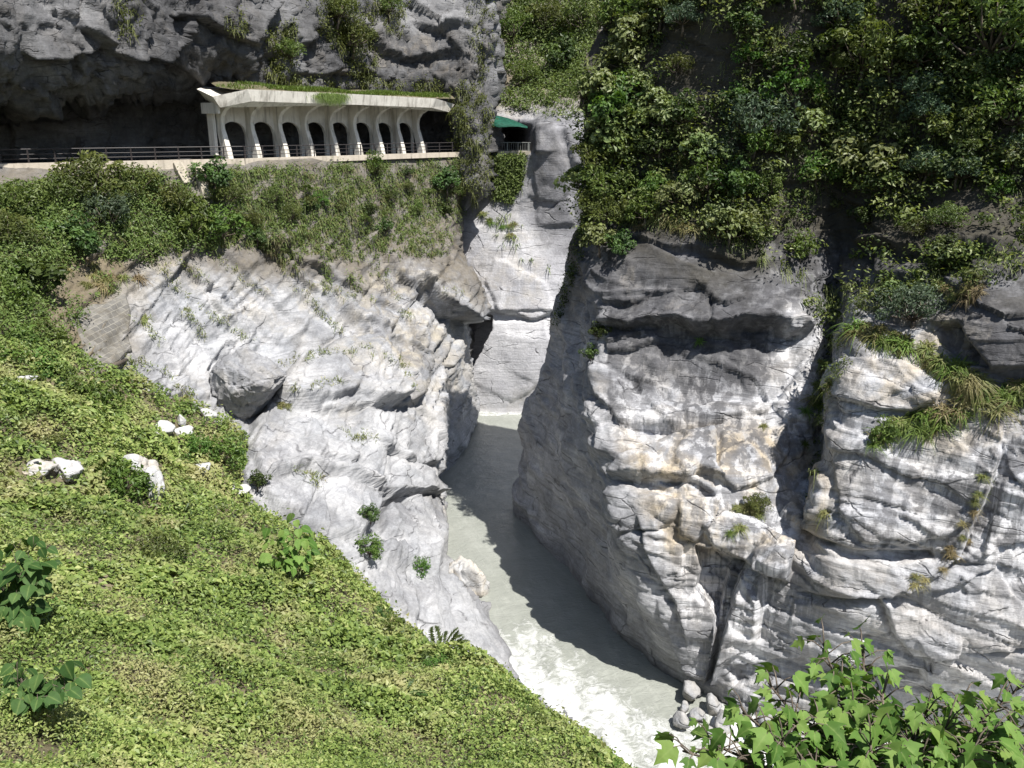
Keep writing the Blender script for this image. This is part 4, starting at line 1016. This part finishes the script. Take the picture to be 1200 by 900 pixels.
# thin strips of grass along the seams of the marble bank
cl=Cloud()
SEAMS=[[(232,360),(262,378),(292,398)],[(300,270),(345,330),(400,390)],[(180,300),(215,345)],[(255,300),(285,330),(310,340)],[(215,360),(240,395)],[(330,425),(385,412),(430,408),(470,425)],[(345,455),(400,445)],[(400,505),(420,515),(440,508)],[(430,305),(460,340),(480,375)],[(140,420),(190,435),(230,470)],[(345,550),(375,560)],[(470,420),(485,455)],[(520,340),(548,345)],[(205,300),(240,330)],[(360,560),(372,568)],[(160,370),(190,400)],[(355,330),(400,345),(440,352)]]
for sm_ in SEAMS:
    for a,b in zip(sm_[:-1],sm_[1:]):
        n=int(math.hypot(b[0]-a[0],b[1]-a[1])/2.2)
        for i in range(n):
            if random.random()<.3: continue
            t=random.random(); h=hit(a[0]+(b[0]-a[0])*t+random.gauss(0,2.2),a[1]+(b[1]-a[1])*t+random.gauss(0,2.2))
            if h is None or h[2]!='marble_riverbank': continue
            k=random.randint(8,18); c=h[0]+.16*rng.normal(size=(k,3)); cl.add(blades(c,np.array([0,-.2,1])+.5*rng.normal(size=(k,3)),.3+.35*rng.random(k),.03,.6))
tag(cl.build('seam_grass',M['grass']),'thin yellowish grass growing along the seams of the pale marble bank','grass',kind='stuff')

FP=[(572,-120),(700,-120),(700,150),(660,140),(640,120),(612,132),(585,128),(577,90)]
def fdens(x,y):
    v=vnoise(np.array([[x*.03,y*.03,.7]]),25)[0]; return max(0.04,min(1,.98-smooth(70,140,y)*.6-.35*smooth(640,690,x)*smooth(50,110,y)+.6*v))
L,Nn,PX=scatter(FP,3200,{'far_gorge_wall'},fdens)
cl=clumps(L,Nn,PX,1.0,24,.34,.5,.55,.8,lambda q:.3+.4*random.random(),.5)
TP=[(580,182),(615,182),(612,212),(600,238),(580,232),(575,200)]
L,Nn,PX=scatter(TP,420,{'far_gorge_wall'}); clumps(L,Nn,PX,.6,22,.28,.45,.5,1.0,lambda q:.35+.4*random.random(),.35,cl); hang(L[::2],Nn[::2],8,.6,.05,1.1,cl,.7)
L,Nn,PX=scatter([(640,60),(700,40),(700,140),(630,135),(610,120)],500,{'far_gorge_wall'},lambda x,y:.6); hang(L,Nn,8,1.2,.05,.9,cl,r0=.95)
L,Nn,PX=scatter([(540,245),(600,250),(650,320),(600,300)],160,{'far_gorge_wall'},lambda x,y:.4); hang(L,Nn,8,.8,.05,.9,cl,r0=.7)
tag(cl.build('far_forest',M['leaf_olive']),'wooded slope of small trees above the tunnel mouth','forest',kind='stuff')
cl=Cloud()
for poly,n in (([(310,40),(345,20),(345,100),(312,100)],170),([(370,0),(440,0),(440,95),(415,98),(395,60),(375,40)],420),([(440,0),(480,0),(470,40),(450,40)],90),([(530,100),(560,90),(575,130),(572,235),(548,240),(528,160)],420),([(540,-40),(580,-40),(580,90),(555,90)],130),([(130,-10),(160,-10),(155,45),(140,45)],30),([(330,95),(520,95),(520,105),(330,105)],120),([(-100,-100),(540,-100),(540,-5),(-100,-5)],300),([(268,15),(285,15),(285,45),(268,45)],18)):
    L,Nn,PX=scatter(poly,n,{'overhanging_cliff'},lambda x,y:.8)
    if len(L)==0: continue
    clumps(L,Nn,PX,.65,16,.24,.45,.4,1.1,lambda q:.35+.35*random.random(),.35,cl); hang(L[::4],Nn[::4],7,.8,.04,1.2,cl,r0=.75)
tag(cl.build('cliff_creepers',M['leaf_olive']),'patches of creepers hanging on the grey cliff above the gallery','creepers',kind='stuff')

# ------------------------------------------------------------------ shrubs: a few kinds, each with trunk and crown
def shrub_proto(mat,nl,ls,asp,nclump,seed,flat=.8,airy=.5,up=.5):
    r_=np.random.default_rng(seed); m=MB(); cc=Cloud()
    pts=[]
    for i in range(nclump):
        a=i*2.4+r_.random(); ph=math.acos(1-1.35*(i+.5)/nclump); q=.42+.55*r_.random()
        pts.append(np.array([math.sin(ph)*math.cos(a)*q,math.sin(ph)*math.sin(a)*q,.75+math.cos(ph)*q*flat]))
    fork=np.array([.03,.02,.32]); m.tube([(0,0,-.25),(.03,-.02,.1),fork],[.07,.055,.045],6)
    for p in pts:
        mid=(fork+p)/2+np.array([0,0,-.06])+.05*r_.normal(size=3); m.tube([fork,mid,p],[.032,.02,.008],4)
        rad=.2+.26*r_.random()**1.5; k=int(nl/nclump*(.7+.6*r_.random()))
        v=unit(r_.normal(size=(k,3)))*(.35+.65*r_.random((k,1))**.5)
        c=p+v*rad*np.array([1.1,1.1,.8])
        tone=.45+.2*r_.normal()
        cc.add(leaves(c,v*.7+np.array([.15,-.15,up])+airy*r_.normal(size=(k,3)),ls*(.6+.8*r_.random(k)),asp,None,.2,np.clip(tone+.22*v[:,2]+.15*r_.normal(size=k),0,1)))
    return m.mesh('trunk',M['bark'],True),cc.mesh('crown',M[mat])
SP={'bright':shrub_proto('leaf_bright',1100,.17,.5,13,1),'grey':shrub_proto('leaf_grey',1700,.12,.4,15,2,.75,.6),'pale':shrub_proto('leaf_pale',520,.22,.6,10,3,.8,.5,.7),
    'olive':shrub_proto('leaf_olive',1400,.14,.42,15,4,.8,.6),'green':shrub_proto('leaf_green',900,.18,.6,12,5,.8,.4,.6),'dark':shrub_proto('leaf_green',700,.24,.65,11,6,.85,.4,.6)}
def shrub(px,py,r,kind,label,cat='shrub',name='shrub',group=None,sq=1.,out=.25):
    h=hit(px,py)
    if h is None: return
    d=proj(h[0])[2]; R_=1.2*r*d/F
    e=link(name,None); tag(e,label,cat,group)
    e.location=Vector(h[0]+h[1]*out*R_-np.array([0,0,R_*.62])+np.array([0,-.1,0])*R_)
    e.rotation_euler=(random.uniform(.0,.25),random.uniform(-.15,.15),random.uniform(0,6.28)); e.scale=(R_,R_,R_*sq)
    t,c=SP[kind]; link('trunk',t,e); link('crown',c,e)
RS=[(724,135,34,'bright','bright green shrub at the left edge of the right cliff, level with the gallery'),
(738,172,24,'bright','smaller bright green shrub just below the brightest one at the cliff edge'),
(884,150,40,'grey','big rounded grey green shrub in the middle of the upper right cliff'),
(842,178,22,'grey','small grey green shrub at the lower left of the big grey green one'),
(1014,72,40,'olive','wide feathery green shrub below the top right trees'),
(935,72,24,'green','dark green shrub left of the wide feathery one'),
(928,112,28,'bright','bright green shrub beside the big grey green one'),
(947,150,22,'pale','pale broadleaf shrub right of the big grey green one'),
(922,172,20,'pale','pale shrub under the bright one in the middle of the cliff'),
(990,180,28,'pale','pale flat topped shrub in the middle of the right cliff'),
(1035,195,28,'pale','largest pale silvery shrub on the right cliff'),
(1080,208,20,'pale','pale silvery shrub right of the largest pale one'),
(955,205,20,'bright','small light green shrub under the pale flat topped one'),
(1160,45,58,'olive','large olive tree crown at the top right corner'),
(1095,22,42,'olive','olive tree crown at the top edge left of the corner one'),
(1185,130,40,'olive','olive shrub at the right edge under the corner tree'),
(1128,150,30,'olive','darker olive shrub between the corner tree and the pale shrubs'),
(778,18,26,'pale','pale broadleaf tree at the top of the right cliff beside the dark hollow'),
(738,72,24,'pale','pale leafy shrub hanging at the left edge above the bright one'),
(712,30,26,'olive','olive shrub at the top left edge of the right cliff'),
(700,190,26,'olive','round olive shrub under the bright shrubs at the cliff edge'),
(716,228,32,'olive','biggest olive shrub low on the left edge of the right cliff'),
(742,245,20,'olive','small olive shrub right of the biggest low one'),
(938,293,18,'bright','bright green bush alone in the shade under the pale shrubs'),
(872,268,18,'pale','small pale bush above the shaded rock band'),
(1076,366,34,'grey','rounded light green shrub on the sunny shoulder of the right buttress'),
(1042,348,18,'pale','straggly shrub left of the rounded one on the sunny shoulder'),
(1172,226,14,'bright','tiny bright green bush near the right edge of the cliff'),
(1095,140,18,'pale','pale sprig of leaves below the olive trees'),
(1020,262,18,'green','dark bush in the deep shade of the gully'),
(728,632-340,16,'green','dark bush at the corner where greenery meets bare rock'),
(1112,262,20,'olive','olive bush above the sunny shoulder'),
(703,392,12,'green','small bush on the dark corner of the river face'),(693,418,11,'green','lower small bush on the dark corner of the river face'),
(885,592,14,'olive','small green bush in the sunny pocket below the gully'),
(1040,508,16,'bright','bright leafy bush on the bright rock of the right buttress')]
for a in RS: shrub(*a)
TK='leafy shrub in the dense thicket on the shaded upper right cliff'; TG='thicket shrubs on the upper right cliff'
for i in range(95):
    for _ in range(40):
        x=random.uniform(690,1230); y=random.uniform(-60,315)
        if inpoly(x,y,RP) and random.random()<rdens(x,y): break
    shrub(x,y,random.uniform(13,27),random.choice(['green','olive','pale','bright','green','pale','grey']),TK,group=TG,out=.55)
BK='low leafy bush rising out of the ground cover on the near bank'; BG='low bushes in the ground cover'
for i in range(46):
    x=random.uniform(-30,640); y=random.uniform(430,900); h=hit(x,y)
    if h and h[2]=='green_bank': shrub(x,y,random.uniform(9,22)*(1 if y<640 else 1.25),random.choice(['bright','olive','bright','green']),BK,group=BG,sq=.6,out=0)
for x in range(392,745,11):
    for y in range(600,905,3):
        h=hit(x,y)
        if h and h[2]=='green_bank':
            if random.random()<.8: shrub(x,y+random.uniform(3,9),random.uniform(8,17),random.choice(['bright','olive','green','bright']),'small bush on the ragged edge of the green bank above the river',group='bushes along the bank edge',sq=random.uniform(.6,1.1),out=0)
            break
for i in range(24):
    x=random.uniform(285,538); y=random.uniform(196,285-.05*abs(x-400)); h=hit(x,y)
    if h and h[2]=='marble_riverbank': shrub(x,y,random.uniform(5,12),random.choice(['olive','olive','green','bright']),'small bush hanging on the grassy wall under the gallery',group='bushes on the wall under the gallery',sq=random.uniform(.8,1.3),out=.35)
for (x,y,r) in [(20,400,24),(52,392,22),(-5,425,24),(40,425,20),(70,440,18),(15,320,22),(85,455,16),(30,450,18)]: shrub(x,y,r,'bright','fresh green bush on the upper left end of the green bank',group='bushes on the upper left bank',sq=.75,out=.1)
LS=[(112,222,34,'olive','biggest leafy shrub rising over the road railing at left'),
(62,236,26,'olive','olive shrub left of the biggest roadside shrub'),
(160,226,26,'olive','olive shrub right of the biggest roadside shrub'),
(122,258,32,'grey','blue green shrub below the biggest roadside shrub'),
(20,246,28,'olive','olive shrub below the pale kerb at the left edge'),
(198,240,22,'olive','shrub beside the pale drain chute'),
(8,285,30,'olive','low olive shrub at the left edge of the slope'),
(78,285,28,'green','green shrub in the middle of the left slope'),
(250,212,20,'green','small dark shrub at the left foot of the gallery'),
(264,232,18,'olive','hanging shrub below the left end of the gallery'),
(225,268,26,'bright','light green bush on the ledge under the drain chute'),
(262,266,22,'bright','second light green bush on the ledge further right'),
(36,338,32,'dark','dark broadleaf shrub at the left edge above the green bank'),
(12,365,26,'bright','bright shrub under the dark broadleaf one'),
(436,192,11,'bright','bright little bush on the kerb in front of a gallery pillar'),
(520,215,16,'green','green bush at the right end of the wall under the gallery'),
(112,478,26,'bright','bright leafy bush at the foot of the stone facing'),
(255,540,22,'bright','leafy bush in the hollow below the huge boulder'),
(230,532,18,'bright','smaller leafy bush left of the one in the hollow'),
(305,566,12,'green','small dark bush against the foot of the marble slabs'),
(433,606,11,'green','green bush in the crack of the lower marble slabs'),
(432,645,15,'bright','bright bush in the gap below the crack'),
(495,668,12,'bright','small bush on the marble ledge above the river'),
(140,580,30,'bright','wide bush beside the tan slab'),
(185,655,26,'olive','dark hollow bush in the middle of the green bank')]
for a in LS: shrub(*a)
FS=[(640,30,24,'olive','tree on the wooded slope at the top edge'),(600,40,22,'olive','tree beside the dark cliff edge on the wooded slope'),(660,75,22,'green','dark tree in the middle of the wooded slope'),
(612,95,18,'olive','small tree low on the wooded slope above the green net'),(684,30,24,'olive','tree on the wooded slope next to the right cliff'),(688,110,18,'olive','lowest tree on the wooded slope beside the right cliff'),
(338,62,16,'olive','creeper clad bush hanging on the grey cliff left of the grassy roof'),(410,48,22,'olive','large bush on the grey cliff above the grassy roof'),(395,15,20,'olive','bush at the top edge above the grassy roof'),(455,12,16,'olive','bush at the top edge right of the large one')]
for a in FS: shrub(*a)

# ------------------------------------------------------------------ grass tufts, one by one
def tuft_mesh(mat,n,seed,droop):
    r_=np.random.default_rng(seed); c=np.column_stack([.10*r_.normal(size=(n,2)),.02*r_.normal(size=n)])
    d=np.column_stack([.75*r_.normal(size=(n,2)),np.full(n,.85)]); cl=Cloud(); cl.add(blades(c,d,.5+.65*r_.random(n),.022,droop,4,np.clip(.5+.25*r_.normal(size=n),0,1))); return cl.mesh('grass_tuft',M[mat])
TU=[tuft_mesh('grass',90,1,.9),tuft_mesh('grass_green',80,2,.8),tuft_mesh('grass_dry',80,3,1.0),tuft_mesh('grass',110,4,1.15)]
def tuft(px,py,r,kind,label,group,names=None):
    h=hit(px,py)
    if h is None or (names and h[2] not in names): return
    d=proj(h[0])[2]; s=r*d/F*1.15
    o=link('grass_tuft',TU[kind]); o.location=Vector(h[0]+h[1]*.05); tag(o,label,'grass tuft',group)
    n=h[1]; up=unit(np.array([0,0,1.])+.9*n); q=Vector(up).to_track_quat('Z','Y'); o.rotation_mode='QUATERNION'
    from mathutils import Quaternion
    o.rotation_quaternion=q@Quaternion((0,0,1),random.uniform(0,6.28)); o.scale=(s,s,s)
def line_tufts(pts,n,r,kinds,label,group,jit=5):
    pts=np.array(pts,float)
    for i in range(n):
        t=(i+random.random())/n*(len(pts)-1); k=min(int(t),len(pts)-2); q=pts[k]+(pts[k+1]-pts[k])*(t-k)
        tuft(q[0]+random.gauss(0,jit),q[1]+random.gauss(0,jit),r*random.uniform(.7,1.3),random.choice(kinds),label,group)
A_='arching grass tuft on the diagonal ledges of the sunny right buttress'; Gp='grass tufts on the right buttress'
line_tufts([(995,400),(1030,395),(1060,400)],13,26,[0,3,1],A_,Gp,7)
line_tufts([(1085,410),(1110,425),(1135,450),(1155,470)],22,26,[1,3,0],A_,Gp,8)
line_tufts([(1020,510),(1060,505),(1095,490),(1130,475)],20,23,[3,1,2],A_,Gp,7)
line_tufts([(1170,470),(1190,460),(1210,455)],9,26,[1,3],A_,Gp,8)
line_tufts([(1090,345),(1120,345),(1150,342)],12,18,[2,0],'dry pale grass tuft on the top shoulder of the right buttress','dry tufts on the shoulder',6)
line_tufts([(1150,560),(1135,620),(1110,660),(1060,690)],14,12,[0,2],'short tuft in the slanting crack at the right','tufts in the slanting crack',4)
line_tufts([(965,430),(955,460),(950,490)],10,20,[1,3],'grass tuft at the lip of the dark gully','tufts at the gully lip',5)
line_tufts([(860,610),(880,590),(895,605)],9,16,[3,0],'tuft in the sunny pocket below the gully','tufts in the sunny pocket',6)
tuft(968,602,20,3,'single drooping tuft on the bright rock right of the gully',None); tuft(856,625,12,1,'small tuft below the sunny pocket',None); tuft(895,500,11,3,'lone tuft on the pale wall left of the gully',None)
tuft(820,400,11,1,'lone tuft under the dark overhang of the right cliff',None); tuft(942,520,13,1,'tuft halfway down the dark gully',None)
line_tufts([(745,268),(775,255),(800,262),(840,272)],16,20,[2,0,2],'dry grass tuft hanging over the top of the shaded rock band','dry tufts over the shaded band',7)
line_tufts([(770,215),(810,200),(850,240)],12,18,[2,0],'dry grass tuft among the shrubs of the upper right cliff','dry tufts among the shrubs',10)
line_tufts([(5,255),(60,300),(120,320),(150,350)],26,16,[0,2,3],'yellowish tuft on the slope under the roadside shrubs','tufts on the left slope',14)
line_tufts([(320,470),(345,468)],3,8,[0],'little tuft on a slab right of the huge boulder','tufts on the slab')
line_tufts([(560,250),(585,262),(600,275)],7,9,[0,1],'tuft on top of the far bright wall','tufts on the far wall',5)

# ------------------------------------------------------------------ big-leaved plants near the camera
def leaf_shape(lobed):
    if lobed: xs=[0,.06,.14,.24,.34,.42,.50,.58,.70,.84,1.0]; ys=[.06,.26,.40,.60,.32,.20,.36,.25,.16,.08,0]
    else: xs=[0,.06,.16,.30,.45,.60,.75,.88,1.0]; ys=[.08,.26,.38,.42,.39,.31,.20,.09,0]
    return xs,ys
def big_leaves(base,dirv,up,size,lobed=True,droop=.35):
    """many shaped leaves: 5 points across, one row per station"""
    xs,ys=leaf_shape(lobed); k=len(base); d=unit(dirv); u=unit(up-d*(up*d).sum(1,keepdims=True)); b=np.cross(d,u); s=size.reshape(-1,1)
    tw=rng.normal(size=(k,1))*.25; cup=.16+.14*rng.random((k,1)); wav=rng.random((k,1))*6
    V=[];Rr=[]
    for x,y in zip(xs,ys):
        for j in (-1,-.5,0,.5,1):
            xx=x+((.22*j*j if .2<x<.3 else .1*j*j if .45<x<.55 else (-.12*abs(j) if x<.1 else 0)) if lobed else -.05*abs(j)*(x<.3))
            lift=cup*abs(j*y)-droop*x*x*.5-.12*(j*y)**2+.03*np.sin(wav+9*x+4*j)*abs(j)
            V.append(base+s*(d*xx+b*(j*y)+u*(lift+tw*j*y)))
    n=len(xs); V=np.stack(V,1); 
    fq=np.array([(i*5+j,i*5+j+1,i*5+j+6,i*5+j+5) for i in range(n-1) for j in range(4)])
    Fq=(fq[None]+np.arange(k)[:,None,None]*5*n).reshape(-1,4)
    vein=np.tile([0.,.5,1.,.5,0.],n); 
    return V.reshape(-1,3),Fq,np.repeat(rng.random(k),5*n),np.tile(vein,k)
def big_leaf_mat(name,cols):
    g=G(name); c=g.ramp(g.attr('rnd'),[(i/(len(cols)-1),q) for i,q in enumerate(cols)])
    c=g.mix(g.math('MULTIPLY',g.math('POWER',g.attr('vein'),12),.5),c,(.24,.32,.10))
    oc=g.coord(); c=g.mix(.35,c,g.ramp(g.noise(oc,14,5,.6),[(.35,.55),(.65,1)]),'MULTIPLY')
    return g.out(c,.6,g.noise(oc,22,4),.25,.01,.14,.3)
M['big_leaf']=big_leaf_mat('big_leaf',[(.055,.12,.022),(.10,.19,.036),(.15,.25,.06),(.17,.25,.06)])
M['big_leaf_dark']=big_leaf_mat('big_leaf_dark',[(.03,.07,.018),(.05,.105,.028),(.085,.15,.045)])
g=G('green_stem'); M['stem']=g.out((.13,.17,.06),.6)
def big_plant(name,root,tips,nl,size,label,cat,mat,lobed=True,spread=.3,droop=.35,rad=.02,flow=None):
    e=link(name,None); e.location=Vector(root); root=np.array(root); tag(e,label,cat)
    st=MB(); B=[];D=[];U=[];Sz=[]
    mean=np.mean(tips,axis=0); fork=root+(mean-root)*.35
    st.tube([root-root+[0,0,-.3],(fork-root)],[rad*1.6,rad*1.3],7)
    for T in tips:
        T=np.array(T); mid=(fork+T)/2+np.array([0,0,.10*np.linalg.norm(T-fork)]); pts=[fork-root,mid-root,T-root]; st.tube(pts,[rad*1.2,rad*.8,rad*.35],6)
        for i in range(nl):
            f=.45+.55*(i+random.random())/nl; q=fork*(1-f)**2+2*mid*f*(1-f)*1.0+T*f*f
            a=i*2.4+random.random()*.8; el_=random.uniform(.0,.9); v=np.array([math.cos(a)*math.cos(el_),math.sin(a)*math.cos(el_),math.sin(el_)*.9])
            if i>=nl-2: v=unit(T-mid)*.8+.5*v
            L=spread*random.uniform(.5,1.15); b_=q+v*L; st.tube([q-root,q+v*L*.55+[0,0,.03]-root,b_-root],[.006,.005,.004],4)
            hor=unit(np.array([v[0],v[1]-.35,-.25-.35*random.random()])); B.append(b_); D.append(hor+.2*rng.normal(size=3)); U.append(np.array([.15,-.25,1.])+.3*rng.normal(size=3)); Sz.append(size*random.choice([.5,.75,.9,1.,1.1,1.25]))
    st.build('stem',M['bark'],e,True)
    V,Fq,r,vn=big_leaves(np.array(B)-root,np.array(D),np.array(U),np.array(Sz),lobed,droop)
    me=mesh_np('foliage',V,Fq,M[mat],dict(rnd=r,vein=vn)); link('foliage',me,e)
def gz1(x,y): return float(ground_z(np.array([[x,y]]))[0])
tips=[P(*a) for a in [(965,755,5.3),(900,800,4.9),(870,835,4.6),(985,800,5.0),(1035,810,4.8),(1085,835,4.6),(1130,815,5.0),(1165,830,4.7),(1200,850,4.6),(1195,805,5.2),(835,872,4.4),(905,865,4.4),(960,850,4.6),(1020,870,4.4),(1080,885,4.3),(1140,880,4.3),(1195,905,4.2),(1010,760,5.3),(800,880,4.3),(1240,860,4.6),(945,905,4.2),(1050,910,4.2),(1000,835,4.7),(1110,850,4.5),(1160,860,4.4),(930,840,4.6),(985,880,4.4),(1075,860,4.5),(1215,880,4.3),(870,890,4.3)]]
big_plant('broadleaf_tree',(2.3,4.2,gz1(2.3,4.2)),tips,30,.125,'leafy young tree with big lobed green leaves in the bottom right foreground','tree','big_leaf',True,.19,.45,.018)
def sap(px,py,Y,pts,nl,size,label,mat,lobed,spread,name='sapling',droop=.4):
    b=P(px,py,Y=Y); g_=gz1(b[0],Y); big_plant(name,(b[0],Y,g_),[P(*a) for a in pts],nl,size,label,'sapling',mat,lobed,spread,droop,.018)
Y1=hit(8,742)[0][1]
sap(8,735,Y1,[(x,y,Y1+dy) for x,y,dy in [(20,645,.2),(48,650,0),(8,675,-.3),(38,690,-.5),(12,715,-.8),(-20,690,-.3),(25,670,-.4),(54,668,0),(-10,655,0),(30,725,-.9),(40,640,.2)]],10,.34,'dark green plant with broad drooping leaves at the left edge of the bank','big_leaf_dark',False,.32)
Y2=hit(40,852)[0][1]
sap(40,850,Y2,[(x,y,Y2+dy) for x,y,dy in [(20,800,0),(50,795,0),(75,785,.1),(30,822,-.4),(70,815,-.3),(5,815,-.3),(45,820,-.5),(85,800,0),(20,785,.2),(60,800,.1),(-15,800,0)]],9,.24,'low dark broadleaf plant in the lower left foreground','big_leaf_dark',False,.22)
h=hit(345,680); hy=h[0][1]
sap(345,680,hy,[(320,625,hy),(345,618,hy),(355,640,hy-.5),(325,655,hy-.6),(345,665,hy-.7)],16,.36,'bright green big leaved sapling at the edge of the bank below the marble','big_leaf',False,.5)
h=hit(365,668); hy2=h[0][1]
# feathery fronds
def frond_plant(name,root,tips,w,nl,label,cat,mat):
    e=link(name,None); e.location=Vector(root); root=np.array(root); tag(e,label,cat); st=MB(); cc=Cloud()
    for T in tips:
        T=np.array(T); L=np.linalg.norm(T-root); c1=root+(T-root)*.5+np.array([0,0,L*.28]); pts=[]
        for i in range(13):
            f=i/12; pts.append(root*(1-f)**2+2*c1*f*(1-f)+T*f*f-root)
        st.tube(pts,[.022*(1-.8*i/12) for i in range(13)],5)
        pts=np.array(pts); k=nl; f=.25+.75*np.arange(k)/k; ii=np.clip((f*12).astype(int),0,11); fr=f*12-ii
        q=pts[ii]*(1-fr[:,None])+pts[ii+1]*fr[:,None]; tg=unit(pts[ii+1]-pts[ii]); side=unit(np.cross(tg,[0,0,1.])); up=np.cross(side,tg)
        for s in (-1,1):
            ww=w*L*np.sin(np.clip(f*1.15-.12,0,1)*math.pi)**.6; ax=side*s+tg*.45-up*.25
            cc.add(leaves(q+ax*ww[:,None]*.5,up+.15*rng.normal(size=q.shape),ww*1.05,.22,ax*3,.1,np.clip(.45+.2*rng.normal(size=k),0,1)))
    st.build('stem',M['stem'],e,True); o=cc.build('fronds',M[mat],e)
b=hit(515,770); r0=b[0]; Yb=r0[1]
frond_plant('feathery_sapling',r0-[0,0,.1],[P(x,y,Y=Yb+dy) for x,y,dy in [(462,748,0),(478,736,.3),(508,733,.6),(538,736,.3),(552,752,-.2),(535,762,-.6),(475,764,-.5),(500,752,-.8),(455,762,.2),(545,744,.4),(520,740,-.2),(490,742,-.2)]],.24,20,'feathery leaved sapling at the edge of the bank over the white rock','sapling','leaf_green')
b=hit(470,825); r0=b[0]; Yb=r0[1]
frond_plant('fern',r0+[0,0,.25],[P(x,y,Y=Yb+dy) for x,y,dy in [(435,815,0),(452,850,-.8),(480,862,-.9),(500,840,-.4),(512,815,.3),(485,795,.8),(455,800,.5)]],.17,24,'dark fern with long fronds in the lower part of the green bank','fern','leaf_green')



# ------------------------------------------------------------------ light
SUN=np.array([.33,-.37,.87]); SUN/=np.linalg.norm(SUN)
el=math.asin(SUN[2]); az=math.atan2(SUN[0],SUN[1])
w=bpy.data.worlds.new('World'); scene.world=w; w.use_nodes=True; nt=w.node_tree; nt.nodes.clear()
sky=nt.nodes.new('ShaderNodeTexSky'); sky.sky_type='NISHITA'; sky.sun_disc=False; sky.sun_elevation=el; sky.sun_rotation=az
bg=nt.nodes.new('ShaderNodeBackground'); bg.inputs['Strength'].default_value=.075
wo=nt.nodes.new('ShaderNodeOutputWorld'); nt.links.new(sky.outputs[0],bg.inputs[0]); nt.links.new(bg.outputs[0],wo.inputs[0])
sl=bpy.data.lights.new('sun','SUN'); sl.energy=5.0; sl.angle=R(.5); sl.color=(1,.96,.90)
so=bpy.data.objects.new('sun',sl); COL.objects.link(so); so.rotation_euler=Vector(-SUN).to_track_quat('-Z','Y').to_euler(); so.location=(30,-20,90)
scene.view_settings.view_transform='Standard'; scene.view_settings.look='None'; scene.view_settings.exposure=.84; scene.view_settings.gamma=1
scene.render.engine='CYCLES'; cy=scene.cycles; cy.max_bounces=6; cy.diffuse_bounces=3; cy.glossy_bounces=2; cy.transmission_bounces=3; cy.transparent_max_bounces=4
scene.render.resolution_x=1024; scene.render.resolution_y=768
